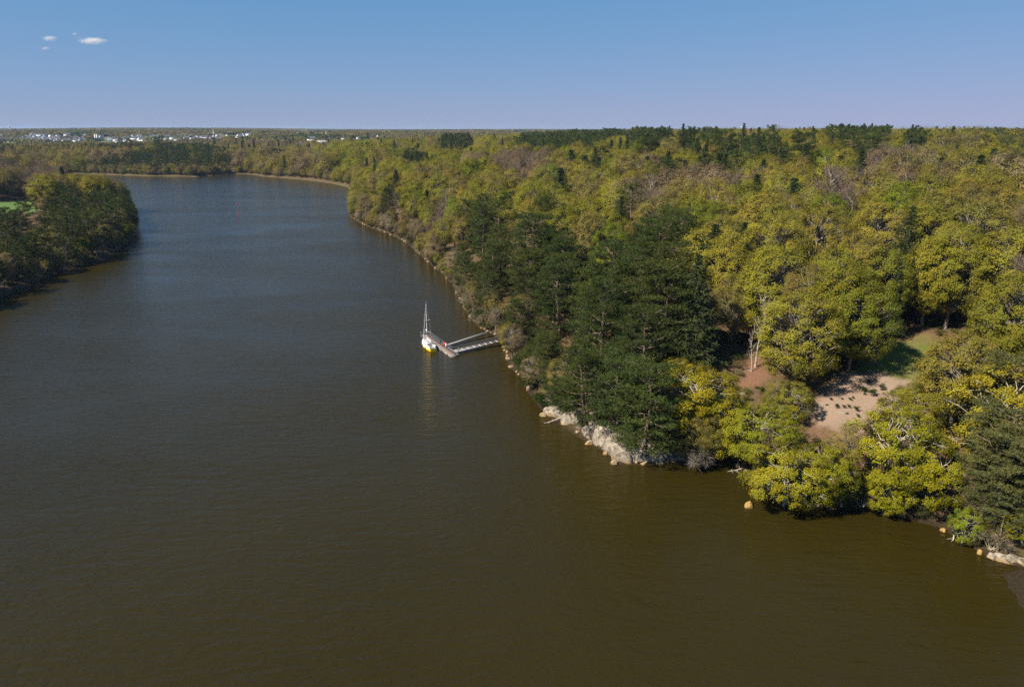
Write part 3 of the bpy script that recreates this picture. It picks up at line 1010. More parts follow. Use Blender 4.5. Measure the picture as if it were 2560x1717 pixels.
hero('scots', 2330, 880, 20, 'scots', 'grey-green pine uphill of the eroded bank', 1.1, 1, 0.7)
hero('scots', 2105, 1020, 10, 'scots', 'small pine with a bent grey limb among the bright oaks', 0.9, 0, 0.7)
hero('scots', 2290, 1110, 15, 'scots', 'dense grey-green pine between the shore pines and the tall one', 1.1, 1, 0.66)
hero('scots', 2340, 1110, 17, 'scots', 'grey-green pine at the outer end of the eroded bank', 1.1, 0, 0.68)
hero('scots', 2255, 990, 17, 'scots', 'grey-green pine just below the beech with the bare slender trunk', 0.95, 1, 0.68)
hero('oak', 2345, 1190, 7, (0.22, 0.22, 0.012), 'small golden oak at the outer end of the eroded bank', 0.9, 0)
hero('bud', 1775, 905, 9, (0.20, 0.18, 0.03), 'low olive tree under the large pale beech', 0.9, 0)
hero('oak', 1812, 915, 8, (0.21, 0.20, 0.02), 'low leafy oak in front of the large pale beech trunk', 0.9, 2)
hero('scots', 2300, 1165, 11, 'scots', 'small pine hanging over the mud flat', 1.0, 1, 0.7)
hero('dead', 1736, 735, 19, (0.30, 0.25, 0.19), 'tall bleached dead tree standing above the red earth slope', 0.7, 0, 0.6)
hero('dead', 1722, 790, 11, (0.30, 0.25, 0.19), 'short bleached dead trunk beside the tall dead tree', 0.6, 0, 0.6)
hero('dead', 1580, 860, 9, (0.30, 0.25, 0.19), 'pale forked dead trunk between the pines and golden oak', 0.9, 0, 0.6)
hero('bare', 1612, 715, 17, (0.20, 0.165, 0.075), 'leafless branching tree at the right edge of the pine stand', 0.95, 0)
for q, (a_, b_, h_) in enumerate(((1695, 660, 21), (1725, 610, 19), (1850, 560, 16), (2040, 690, 19), (1160, 455, 18), (1172, 480, 20))):
    hero('spruce', a_, b_, h_, 'spruce', ['dark narrow spruce above the red earth slope', 'dark spruce behind the bleached dead tree', 'short dark spruce among golden beeches', 'dark spruce shading the back of the grassy clearing', 'dark spruce on the beech slope above the shore bend', 'tall dark spruce on the beech slope behind the pine stand'][q], 1.0, q, 0.5)
hero('pine', 1105, 520, 25, 'pine', 'tall dark pine at the river end of the pine stand', 1.1, 0)
hero('pine', 1262, 585, 24, 'pine', 'tall domed dark pine in the middle of the pine stand', 1.15, 1)
hero('pine', 1500, 590, 25, 'pine', 'towering dark pine at the uphill edge of the pine stand', 1.15, 2)
hero('pine', 1480, 925, 20, 'pine', 'dense dark pine directly above the white rock face', 1.1, 0)
hero('pine', 1415, 890, 19, 'pine', 'dense dark pine set back from the bend of the rock face', 1.0, 1)
hero('pine', 1345, 880, 18, 'pine', 'dark pine above the left end of the rock face', 1.0, 2)
hero('pine', 1530, 985, 11, 'pine', 'low dark pine at the right end of the rock face', 1.2, 3)
hero('pine', 888, 453, 20, 'pine', 'dark round pine alone on the scrubby slope by the bend', 0.9, 1)
hero('pine', 918, 455, 17, 'pine', 'smaller dark pine on the scrubby slope by the bend', 0.8, 3)
hero('beech', 272, 478, 17, (0.12, 0.155, 0.012), 'dark green round tree at the tip of the far headland', 0.95, 0)
hero('scots', 300, 490, 16, 'pine', 'gnarled pine leaning over the river at the tip of the headland', 0.8, 1, 0.6, tilt=0.12)
hero('beech', 150, 448, 18, (0.21, 0.195, 0.016), 'tall yellow tree standing behind the headland pines', 0.6, 2)
hero('scots', 45, 515, 17, 'scots', 'big pine at the edge of the green field', 1.1, 0)

for q, (k_, a_, b_, h_, lb) in enumerate((('spruce', 1560, 291, 27, 'dark conifer breaking the skyline beside the ridge pines'), ('spruce', 1736, 284, 27, 'bushy dark conifer on the skyline of the plateau'), ('spruce', 1702, 289, 26, 'short dark conifer on the skyline left of the bushy one'),
        ('spruce', 1862, 287, 27, 'lone spired conifer on the plateau skyline'), ('scots', 1842, 312, 26, 'flat topped pine with a pale bare trunk high on the plateau'), ('pine', 1992, 308, 27, 'wide layered cedar-like pine high on the plateau'),
        ('pine', 1955, 314, 25, 'dark pine beside the layered one on the plateau'), ('pine', 1480, 306, 25, 'dark pine just right of the ridge pine belt'), ('scots', 1665, 305, 24, 'flat topped pine standing clear of the plateau canopy'),
        ('spruce', 2195, 326, 22, 'dark spruce left of the grey-green pines on the plateau'), ('spruce', 1905, 308, 24, 'narrow spruce on the plateau between two pines'))):
    Yd = (620, 560, 640, 600, 430, 460, 520, 560, 520, 420, 540)[q]
    X_ = atY(a_ * K, Yd)
    zt = CAM_H + (322 - b_ * K) / 1870 * Yd
    g_ = gz(X_, Yd)
    heroes.append((X_, Yd, 7.0)); hero_names.append(lb)
    plant(k_, X_, Yd, max(16, zt - g_), 'spruce' if k_ == 'spruce' else 'pine', lb, None, '', g_, q, 1.1)

# jittered stands over the rest of the land
cand = []
for r0, r1, step in ((70, 330, 12.0), (330, 700, 13.2), (700, 1250, 13.5), (1250, 1900, 14.5)):
    xs = np.arange(-r1, r1, step)
    X, Y = np.meshgrid(xs, np.arange(0, r1, step))
    X = X.ravel() + rng.uniform(-.42, .42, X.size) * step
    Y = Y.ravel() + rng.uniform(-.42, .42, Y.size) * step
    Rr = np.hypot(X, Y); A_ = np.degrees(np.arctan2(X, Y))
    k = (Rr >= r0) & (Rr < r1) & (np.abs(A_) < 46)
    X, Y = X[k], Y[k]
    d = shore_d(X, Y)
    k = (d > 2.5)
    X, Y, d = X[k], Y[k], d[k]
    k = (sdist(GRASS, X, Y) > 1.5) & (sdist(BARE, X, Y) > 1.5) & (sdist(BARE2, X, Y) > 1.5) & (sdist(FIELD, X, Y) > 4)
    X, Y, d = X[k], Y[k], d[k]
    cand.append(np.stack([X, Y, d, ground(X, Y, d)], 1))
X, Y = np.meshgrid(np.arange(-620, -150, 8.0), np.arange(240, 800, 8.0))
X = X.ravel() + rng.uniform(-3, 3, X.size); Y = Y.ravel() + rng.uniform(-3, 3, Y.size)
d = shore_d(X, Y)
k = (d > 2.5) & (sdist(FIELD, X, Y) > 3) & (np.abs(X) < 0.9 * Y)
cand.append(np.stack([X[k], Y[k], d[k], ground(X[k], Y[k], d[k])], 1))
cand = np.concatenate(cand)
keep = np.ones(len(cand), bool)
for hx, hy, hr in heroes:
    keep &= np.hypot(cand[:, 0] - hx, cand[:, 1] - hy) > hr
# no tree stands between the clearing and the water tall enough to hide it
CLEARV = [(1835, 940), (1880, 895), (1925, 848), (1990, 800), (2040, 768), (2125, 752), (2150, 800), (2150, 862), (2075, 872), (2050, 915), (1990, 975), (1930, 1010), (1860, 975)]
REDV = [(1680, 890), (1688, 835), (1735, 805), (1762, 850), (1740, 890)]
for lift in (3, 6, 9, 12, 16):
    for off in (-7.5, -4, 0, 4, 7.5):
        a_, b_ = project(cand[:, 0] + off, cand[:, 1], cand[:, 3] + lift)
        keep &= ~((inside(CLEARV, a_, b_) | inside(REDV, a_, b_)) & (np.hypot(cand[:, 0], cand[:, 1]) < 190))
keep &= seg_dist(CLIFF, cand[:, 0], cand[:, 1], False) > 9
FIELDV = [(-60, 490), (-60, 458), (104, 458), (104, 476), (60, 490)]
for lift in (5, 9, 13):
    for off in (-4, 0, 4):
        a_, b_ = project(cand[:, 0] + off, cand[:, 1], cand[:, 3] + lift)
        keep &= ~(inside(FIELDV, a_, b_) & (cand[:, 1] < min(q[1] for q in FIELD) - 2) & (rng.random(len(cand)) < 0.96))
a_, b_ = project(cand[:, 0], cand[:, 1], cand[:, 3] + 8)
for (x0, x1, y0, y1) in ((770, 832, 344, 364), (736, 760, 358, 371), (512, 542, 350, 361), (794, 808, 366, 379), (1550, 1580, 340, 356), (30, 330, 338, 356), (330, 640, 334, 350)):
    keep &= ~((a_ * K > x0) & (a_ * K < x1) & (b_ * K > y0) & (b_ * K < y1) & (cand[:, 1] > 900))
cand = cand[keep]

trees = []
sxs, sys_ = project(cand[:, 0], cand[:, 1], cand[:, 3] + 11)
Z_ = {n: inside(pl, sxs, sys_) for n, pl in (('pine', PINES), ('rpine', RPINES), ('upine', UPINES), ('ridge', RIDGE), ('farp', FARP), ('fars', FARS), ('brown', BROWN), ('scrub', SCRUB), ('left', LEFTB))}
bz = np.zeros(len(cand), bool)
for pl in BARES: bz |= inside(pl, sxs, sys_)
n_big = wob(cand[:, 0], cand[:, 1], 46, 11.0); n_con = wob(cand[:, 0], cand[:, 1], 60, 5.0); n_far = wob(cand[:, 0], cand[:, 1], 120, 9.0)
conz = [(1735, 372, 45), (1640, 395, 45), (1600, 350, 40), (1480, 330, 40), (1360, 405, 22), (1285, 465, 28), (945, 385, 22), (1040, 345, 30), (1530, 430, 26), (1920, 330, 30), (1990, 335, 30), (2080, 350, 25), (1130, 500, 20), (1450, 525, 22), (1425, 540, 14)]
for i in range(len(cand)):
    x, y, d, z = cand[i]
    rr = math.hypot(x, y)
    sx_, sy_ = sxs[i], sys_[i]
    u = random.random()
    h = random.triangular(15, 28, 23)
    right = sx_ > 760
    if rr > 1400: h *= 0.62
    elif rr > 1000 and sx_ < 760: h *= 0.85
    if d < 14 and right: h = random.uniform(9, 14) + d * 0.4
    elif d < 40 and right: h = min(h, 14 + d * 0.25)
    if Z_['pine'][i] and y < 420 and right: kind, col = ('pine', 'pine') if u < 0.97 else ('bud', 'olive'); h = random.uniform(17, 27) if d > 10 else random.uniform(12, 17)
    elif Z_['rpine'][i]: kind, col = ('scots', 'scots') if u < 0.8 else ('oak', 'gold')
    elif Z_['upine'][i]: kind, col = ('pine', 'scots') if u < 0.75 else ('beech', 'yellow')
    elif Z_['ridge'][i]: kind, col = ('pine', 'pine') if u < 0.85 else ('spruce', 'spruce'); h = random.uniform(21, 29)
    elif Z_['farp'][i] and y > 900: kind, col = ('pine', 'pine') if u < 0.9 else ('beech', 'olive')
    elif Z_['fars'][i] and y > 1100: kind, col = ('spruce', 'spruce') if u < 0.72 else ('beech', 'olive')
    elif Z_['brown'][i] and y > 480: kind, col = ('bare', 'mauve') if u < 0.84 else ('beech', 'olive')
    elif Z_['scrub'][i] and right: kind, col = ('bud', 'brown') if u < 0.45 else (('bare', 'twig') if u < 0.7 else ('bud', 'olive')); h = random.uniform(7, 13)
    elif Z_['left'][i] and not right and y < 560:
        h = random.uniform(8, 13)
        if u < 0.38: h = random.uniform(12, 19)
        kind, col = ('scots', 'pine') if u < 0.38 else (('bud', 'brown') if u < 0.5 else ('beech', 'olive') if u < 0.68 else (('beech', 'green') if u < 0.84 else ('bare', 'twig')))
    elif bz[i]: kind, col = ('bare', 'mauve') if u < 0.8 else ('bud', 'brown')
    elif any((sx_ - a) ** 2 + ((sy_ - b_) * 1.8) ** 2 < (1.35 * c) ** 2 for a, b_, c in conz) and u < 0.85: kind, col = ('spruce', 'spruce') if u < 0.5 else ('pine', 'pine'); h = random.uniform(23, 31)
    elif rr < 175 and sx_ > 1500 and d < 32: kind, col = ('oak', 'gold') if u < 0.7 else ('bud', 'olive'); h = random.uniform(9, 13)
    else:
        v = n_big[i] + random.gauss(0, 0.45)
        if rr < 300 and sx_ > 1450: v = min(v, random.choice((0.0, 0.3, 0.3, 0.6, 0.7)))
        if v > 0.95: kind, col = 'bud', 'brown'
        elif v > 0.55: kind, col = 'bud', 'olive'
        elif v > -0.5: kind, col = 'beech', 'yellow'
        elif v > -0.8: kind, col = 'beech', 'green'
        else: kind, col = 'beech', 'olive'
        if random.random() < 0.055: kind, col = 'bare', random.choice(('mauve', 'brown'))
        if random.random() < (0.13 if n_con[i] > 0.3 else 0.04): kind, col = 'spruce', 'spruce'; h = random.uniform(22, 30)
        if sx_ < 760 and y > 900:
            if n_far[i] > 0.35: kind, col = 'pine', 'pine'
            elif u < 0.35: kind, col = 'bud', 'brown'
            elif u < 0.6: kind, col = 'beech', 'olive'
    trees.append((rr, kind, col, x, y, z, h, sx_, sy_, d))
trees.sort(key=lambda q: q[0])
LIMIT = {'beech': 300, 'bud': 200, 'oak': 120, 'pine': 220, 'scots': 120, 'spruce': 90, 'bare': 130}
cnt = {k: 0 for k in LIMIT}
COLW = {'yellow': 'yellow-green', 'green': 'fresh green', 'gold': 'golden', 'olive': 'olive-tan', 'brown': 'brownish', 'mauve': 'purplish', 'pine': 'dark green', 'scots': 'grey-green', 'spruce': 'blackish green', 'twig': 'pale'}
KW = {'beech': 'leafy tree', 'bud': 'half-leafed budding tree', 'oak': 'waterside oak', 'pine': 'pine', 'scots': 'long-trunked pine', 'spruce': 'pointed spruce', 'bare': 'leafless tree'}
rest = []
for (rr, kind, col, x, y, z, h, sx_, sy_, d) in trees:
    vis = -60 < sx_ < 2400 and sy_ < 1500
    if vis and cnt[kind] < LIMIT[kind] and rr < 640:
        cnt[kind] += 1
        if x < atY(700, y): place = ('on the headland across the river' if y < 470 else 'on the brown hill behind the headland')
        elif inside(PINES, np.array([sx_]), np.array([sy_]))[0]: place = 'in the pine stand near the pontoon' if y > 195 else 'in the pine stand above the rock face'
        elif d < 16: place = 'at the water edge of the wooded bank'
        elif sx_ > 2000 and rr < 260: place = 'uphill to the right of the clearing'
        elif sx_ > 1560 and rr < 260: place = 'between the pine stand and the clearing'
        elif sx_ > 1250: place = ('just uphill of the clearing and pines' if rr < 340 else ('halfway across the wooded plateau' if rr < 450 else 'near the skyline of the wooded plateau'))
        else: place = 'on the near slope of the river bend' if rr < 420 else 'on the far slope of the river bend'
        hd_ = [math.hypot(x - q[0], y - q[1]) for q in heroes]
        j_ = int(np.argmin(hd_))
        if hd_[j_] < 17:
            ws = hero_names[j_].split(' ')
            cut = next((i for i, w in enumerate(ws) if i > 1 and w in ('at', 'overhanging', 'behind', 'with', 'to', 'standing', 'rising', 'right', 'between', 'just', 'beside', 'leaning', 'above', 'below', 'among', 'on', 'in', 'hanging', 'crowding', 'uphill', 'drooping', 'directly', 'alone', 'shading', 'under', 'left', 'set', 'breaking', 'high')), len(ws))
            place = ('uphill of the ' if y > heroes[j_][1] else 'downhill of the ') + ' '.join(ws[:cut])
        size = 'tall ' if h > 23 else ('low ' if h < 15 else ('mid-sized ' if h < 19 else 'large '))
        lab = '%s%s %s %s' % (size, COLW[col], KW[kind], place)
        plant(kind, x, y, h, col, lab, '%s%s %ss %s' % (size, COLW[col], KW[kind], place), '' if rr < 285 else '_mid', z, None, random.uniform(0.88, 1.15) * (1.25 if kind == 'spruce' else (0.86 if kind in ('beech', 'bud') else 1.0)))
    else:
        rest.append((rr, kind, col, x, y, z, h))
print('individual trees', cnt, 'rest', len(rest))


# ------------------------------------------------------------------ woodland that reads as a mass
def woodland(name, pts, scl, rotz, tints, sources, mat, label):
    n = len(pts)
    me = bpy.data.meshes.new(name)
    me.vertices.add(n); me.vertices.foreach_set('co', np.asarray(pts, np.float32).ravel())
    a = me.attributes.new('scl', 'FLOAT_VECTOR', 'POINT'); a.data.foreach_set('vector', np.asarray(scl, np.float32).ravel())
    r3 = np.zeros((n, 3), np.float32); r3[:, 2] = rotz
    a = me.attributes.new('rot', 'FLOAT_VECTOR', 'POINT'); a.data.foreach_set('vector', r3.ravel())
    a = me.attributes.new('pick', 'INT', 'POINT'); a.data.foreach_set('value', rng.integers(0, len(sources), n).astype(np.int32))
    a = me.attributes.new('tint', 'FLOAT_COLOR', 'POINT'); a.data.foreach_set('color', np.asarray(tints, np.float32).ravel())
    me.update()
    o = add(name, me)
    ng = bpy.data.node_groups.new(name, 'GeometryNodeTree')
    ng.interface.new_socket('Geometry', in_out='INPUT', socket_type='NodeSocketGeometry')
    ng.interface.new_socket('Geometry', in_out='OUTPUT', socket_type='NodeSocketGeometry')
    gi = ng.nodes.new('NodeGroupInput'); go = ng.nodes.new('NodeGroupOutput')
    jn = ng.nodes.new('GeometryNodeJoinGeometry')
    for s in sources:
        oi = ng.nodes.new('GeometryNodeObjectInfo'); oi.inputs['Object'].default_value = s; oi.transform_space = 'ORIGINAL'
        sm = ng.nodes.new('GeometryNodeSetMaterial'); sm.inputs['Material'].default_value = mat
        g2 = ng.nodes.new('GeometryNodeGeometryToInstance')
        ng.links.new(oi.outputs['Geometry'], sm.inputs['Geometry']); ng.links.new(sm.outputs[0], g2.inputs[0]); ng.links.new(g2.outputs[0], jn.inputs[0])

    def na(nm, ty):
        q = ng.nodes.new('GeometryNodeInputNamedAttribute'); q.data_type = ty; q.inputs['Name'].default_value = nm
        return [s for s in q.outputs if s.enabled and s.name == 'Attribute'][0]
    ip = ng.nodes.new('GeometryNodeInstanceOnPoints')
    ng.links.new(gi.outputs[0], ip.inputs['Points']); ng.links.new(jn.outputs[0], ip.inputs['Instance'])
    ip.inputs['Pick Instance'].default_value = True
    ng.links.new(na('pick', 'INT'), ip.inputs['Instance Index'])
    e2r = ng.nodes.new('FunctionNodeEulerToRotation'); ng.links.new(na('rot', 'FLOAT_VECTOR'), e2r.inputs[0])
    ng.links.new(e2r.outputs[0], ip.inputs['Rotation']); ng.links.new(na('scl', 'FLOAT_VECTOR'), ip.inputs['Scale'])
    ng.links.new(ip.outputs[0], go.inputs[0])
    md = o.modifiers.new('woodland', 'NODES'); md.node_group = ng
    tag(o, label, 'woodland', None, 'stuff')
    return o


def src_objs(kind, names):
    """standing trees whose crowns the mass repeats"""
    out = []
    for me in [q[1] for q in SH[kind]]:
        o = next((o for o in bpy.data.objects if o.data is me), None)
        if o is None:
            i = names.pop()
            rr, k2, col, x, y, z, h = rest[i]
            e = plant(k2, x, y, h, col, '%s %s among the far woods beyond the river bend' % (COLW[col], KW[k2]), 'trees of the far woods beyond the river bend: %s %s' % (COLW[col], KW[k2]), z=z)
            e.children[0].data, e.children[1].data = next(q for q in SH[kind] if q[1] is me)
            o = e.children[1]
        out.append(o)
    return out


def mass(name, kinds, lo, hi, shp, mat, label, basek):
    sel = [q for q in rest if q[1] in kinds and lo <= q[0] < hi]
    if not sel: return
    names = [i for i, q in enumerate(rest) if q[1] in kinds][-6:]
    so = src_objs(shp, names)
    pts = [(q[3], q[4], q[5]) for q in sel]
    scl = []
    for q in sel:
        s = q[6] / basek; w = random.uniform(0.8, 1.05)
        scl.append((s * w, s * w, s))
    woodland(name, pts, scl, rng.uniform(0, 6.28, len(sel)), [tint(q[2]) for q in sel], so, mat, label)


BRD = ('beech', 'bud', 'oak')
mass('broadleaf_woodland', BRD, 0, 800, 'beech_mid', M['leaf_i'], 'yellow-green broadleaf canopy of the wooded plateau', 20)
mass('far_broadleaf_woodland', BRD, 800, 1e9, 'beech_far', M['leaf_i'], 'olive broadleaf canopy of the farther river banks', 19)
mass('leafless_woodland', ('bare',), 0, 1e9, 'bare_mid', M['leaf_i'], 'purplish leafless canopy patches in the woods', 19)
mass('pine_woodland', ('pine', 'scots'), 0, 800, 'pine_mid', M['needle_i'], 'dark pine canopy on the plateau ridge', 22)
mass('far_pine_woodland', ('pine', 'scots'), 800, 1e9, 'pine_far', M['needle_i'], 'dark pine canopy on the hill across the river', 21)
mass('spruce_woodland', ('spruce',), 0, 1e9, 'spruce_mid', M['needle_i'], 'dark pointed spruce canopy in the woods', 20)


# ------------------------------------------------------------------ trees and shrubs along the water's edge
def inland(x, y):
    e = 0.5
    g = np.array([float(shore_d(np.array([x + e]), np.array([y]))[0] - shore_d(np.array([x - e]), np.array([y]))[0]),
                  float(shore_d(np.array([x]), np.array([y + e]))[0] - shore_d(np.array([x]), np.array([y - e]))[0])])
    return g / (np.linalg.norm(g) + 1e-9)


def fringe(line, i0, i1, step, fn, skip=()):
    for i in range(i0, i1):
        if i in skip: continue
        a_, b_ = line[i], line[i + 1]
        L = np.linalg.norm(b_ - a_)
        for k in range(max(1, int(round(L / step)))):
            q = a_ + (b_ - a_) * ((k + random.random()) / max(1, int(round(L / step))))
            g = inland(*q)
            fn(i, q, g)


def right_fringe(i, q, g):
    near_cliff = seg_dist(CLIFF, np.array([q[0]]), np.array([q[1]]), False)[0] < 3
    pier = math.hypot(q[0] + 3.0, q[1] - 205) < 5.5
    if pier: return
    where = ('below the oaks', 'oaks') if i < 13 else (('at the foot of the pine stand', 'pines') if i < 29 else (('on the shore of the beech slope', 'beeches') if i < 38 else ('on the shore past the river bend', 'bend')))
    for j in range(3):
        dd = random.uniform(0.5, 2.0) + j * 2.4 + (5 if near_cliff else 0)
        x, y = q + g * dd + np.array([g[1], -g[0]]) * random.uniform(-2, 2)
        rr = math.hypot(x, y)
        u = random.random()
        if 13 <= i <= 25 and u < 0.62:
            if u < 0.36: plant('pine', x, y, random.uniform(8, 14), 'pine', 'low dark pine hanging over the shore at the foot of the pine stand', 'low pines at the foot of the pine stand', '', None, None, 1.15)
            else: plant('shrub', x, y, random.uniform(2.6, 5.0), 'ivy', 'dark evergreen shrub at the foot of the pine stand', 'evergreen shrubs at the foot of the pine stand', '', None, None, 1.2)
            continue
        if u < 0.36: plant('twig_shrub', x, y, random.uniform(2.6, 5.2), 'twig', 'pale leafless shrub ' + where[0], 'leafless shrubs ' + where[0], '', None, None, random.uniform(0.9, 1.3))
        elif u < 0.72: plant('shrub', x, y, random.uniform(2.6, 5.4), random.choice(('shrub', 'shrub', 'ivy')), 'olive leafy shrub ' + where[0], 'leafy shrubs ' + where[0], '', None, None, random.uniform(0.9, 1.3))
        elif i >= 13 or u > 0.9:
            k = random.choice(('bud', 'bud', 'bare', 'beech')) if i >= 22 else 'bud'
            cl = random.choice(('olive', 'brown', 'twig')) if k != 'beech' else 'yellow'
            plant(k, x, y, random.uniform(6, 10.5), cl, 'small %s %s %s' % (COLW[cl], KW[k], where[0]), 'small %s %ss %s' % (COLW[cl], KW[k], where[0]), '' if rr < 285 else '_mid', None, None, random.uniform(0.9, 1.2))


fringe(bank, 2, 39, 4.6, right_fringe)
lbank = [D(*p)[:2] for p in left_shore]


def left_fringe(i, q, g):
    for j in range(2):
        x, y = q + g * (random.uniform(0.8, 3) + j * 4.5)
        u = random.random()
        if u < 0.3: plant('scots', x, y, random.uniform(10, 15), 'pine', 'dark green long-trunked pine leaning over the shaded headland shore', 'pines of the headland shore', '', None, None, 0.95)
        elif u < 0.62: plant('beech', x, y, random.uniform(7, 12), random.choice(('green', 'olive')), 'low leafy tree on the shaded headland shore', 'leafy trees of the headland shore', '_mid', None, None, 1.1)
        elif u < 0.8: plant('bare', x, y, random.uniform(7, 11), 'twig', 'pale leafless tree on the shaded headland shore', 'leafless trees of the headland shore', '_mid', None, None, 1.2)
        else: plant('shrub', x, y, random.uniform(2.5, 4.5), 'shrub', 'olive shrub on the shaded headland shore', 'shrubs of the headland shore', '', None, None, 1.3)


fringe(lbank, 4, 18, 6.0, left_fringe)
# far bank: low trees down to the water, one mass
fp = []
fbank = [D(*p)[:2] for p in right_shore[38:]] + [D(*p)[:2] for p in far_shore]


def far_fringe(i, q, g):
    for j in range(3):
        x, y = q + g * (random.uniform(2.5, 6) + j * 6)
        fp.append((x, y))


fringe(fbank, 0, len(fbank) - 1, 6.5, far_fringe)
fp = np.array(fp)
fz = ground(fp[:, 0], fp[:, 1])
s_ = rng.uniform(6, 13, len(fp)) / 19
woodland('far_bank_bushes', np.stack([fp[:, 0], fp[:, 1], fz - 0.5], 1), np.stack([s_ * 1.15, s_ * 1.15, s_], 1), rng.uniform(0, 6.28, len(fp)),
         [tint(random.choice(('olive', 'olive', 'yellow', 'brown', 'pine'))) for _ in fp], src_objs('beech_far', []), M['leaf_i'], 'low bushes lining the far river bank')

# undergrowth between the nearer trees
ux = rng.uniform(-20, 260, 9000); uy = rng.uniform(80, 330, 9000)
ud = shore_d(ux, uy)
k = (ud > 3) & (sdist(BARE, ux, uy) > 1.5) & (sdist(GRASS, ux, uy) > 2) & (sdist(BARE2, ux, uy) > 1) & (wob(ux, uy, 9, 6.0) > -0.15)
ux, uy = ux[k], uy[k]
us = rng.uniform(0.25, 0.75, len(ux))
woodland('undergrowth', np.stack([ux, uy, ground(ux, uy) - 0.1], 1), np.stack([us * 1.2, us * 1.2, us], 1), rng.uniform(0, 6.28, len(ux)),
         [tint(random.choice(('shrub', 'shrub', 'ivy', 'brown'))) for _ in ux], src_objs('shrub', []), M['leaf_i'], 'low undergrowth on the forest floor')['category'] = 'undergrowth'

# brambles on the bare ground
for q, (a_, b_, s_) in enumerate(((1000, 440, 1.2), (1020, 446, 1.0), (1105, 435, 1.3), (1060, 470, 1.5), (955, 562, 1.0), (920, 495, 0.8), (870, 490, .55), (840, 545, .9), (880, 545, .7), (910, 545, .7), (800, 495, .7), (715, 535, .7), (775, 525, .5),
                                  (650, 562, .6), (965, 605, .7), (1030, 385, .8), (1075, 380, .7), (985, 430, .9), (935, 485, .6), (898, 577, .5), (1010, 462, .6))):
    x, y, z = on_ray((1750 + a_ / 2.45) / K, (800 + b_ / 2.45) / K)
    big = s_ > 1.1
    e = plant('shrub', x, y, s_ * 1.1, 'ivy', 'large dark green bramble clump on the bare pink ground' if big else 'small dark green bramble tuft on the bare pink ground', 'large bramble clumps' if big else 'bramble tufts on the bare ground', '', z, None, 0.95)
    e.name = 'bramble'


# bushes hanging over the water
def bush(kind, sx, sy, h, col, label, wide=1.2):
    q = D(sx, sy)
    g = inland(q[0], q[1])
    return plant(kind, q[0] + g[0] * 1.2, q[1] + g[1] * 1.2, h, col, label, None, '', max(0.2, gz(q[0] + g[0] * 1.2, q[1] + g[1] * 1.2)), None, wide)


bush('twig_shrub', 1580, 1068, 5.2, (0.17, 0.15, 0.11), 'big grey twiggy bush overhanging the water right of the rock face', 1.2)
bush('shrub', 1598, 1062, 4.2, (0.085, 0.085, 0.05), 'grey-green bush beside the twiggy bush at the rock face', 1.3)
bush('twig_shrub', 1275, 955, 5.0, (0.26, 0.21, 0.15), 'pale bare bush draped over the left end of the rock face', 1.3)
bush('shrub', 1742, 1122, 3.4, (0.05, 0.075, 0.02), 'dark ivy bush between the low boulder and the overhanging oak', 1.1)
bush('shrub', 1905, 1160, 4.4, (0.075, 0.085, 0.045), 'grey-green willow bush right of the round grey boulder', 1.4)
bush('shrub', 1962, 1160, 3.6, (0.045, 0.075, 0.022), 'dark ivy covered stump at the foot of the tan budding tree', 0.9)
bush('shrub', 2095, 1180, 2.8, (0.085, 0.095, 0.035), 'olive bush at the tip of the crooked grey limb', 1.3)


# driftwood and dead limbs at the water
def limb(name, pts, r0, label):
    mb = MB()
    pts = np.array(pts, float)
    c = pts[0].copy(); pts = pts - c
    mb.tube(pts, np.linspace(r0, r0 * 0.3, len(pts)), 6)
    for i in range(1, len(pts) - 1):
        for k in range(2):
            d = unit(1)[0] * np.array([1, 1, 0.5]); L = random.uniform(0.6, 1.4)
            mb.tube([pts[i], pts[i] + d * L * 0.5 + np.array([0, 0, 0.2]), pts[i] + d * L], [r0 * 0.45, r0 * 0.3, r0 * 0.12], 4, False)
    o = add(name, mb.mesh(name, M['bark_dead'], True), None, tuple(c))
    return tag(o, label, 'branch')


a_ = D(1242, 968); limb('fallen_branch', [a_ + np.array(v) for v in ((4, 1.0, 1.2), (2.4, 0.6, 0.7), (1.0, 0.2, 0.35), (0, 0, 0.25))], 0.16, 'bleached fallen branch reaching into the water left of the rock face')
a_ = D(2062, 1132); limb('fallen_branch', [a_ + np.array(v) for v in ((5, 3, 2.2), (3, 1.6, 1.9), (1.2, 0.5, 1.0), (0, 0, 0.1))], 0.2, 'crooked grey limb drooping into the water below the bright oaks')
a_ = D(2172, 1236); limb('fallen_branch', [a_ + np.array(v) for v in ((1.0, 1.6, 1.2), (0.9, 0.9, 0.5), (0.5, 0.3, 0.15), (0, 0, 0.05))], 0.14, 'short curved dead branch on the mud beside the vivid young oak')
a_ = D(1660, 1078); limb('fallen_branch', [a_ + np.array(v) for v in ((3.0, 0.6, 0.5), (1.8, 0.3, 0.3), (0.8, 0.2, 0.2), (0, 0, 0.15))], 0.12, 'thin pale branch lying across the mouth of the mud cove')

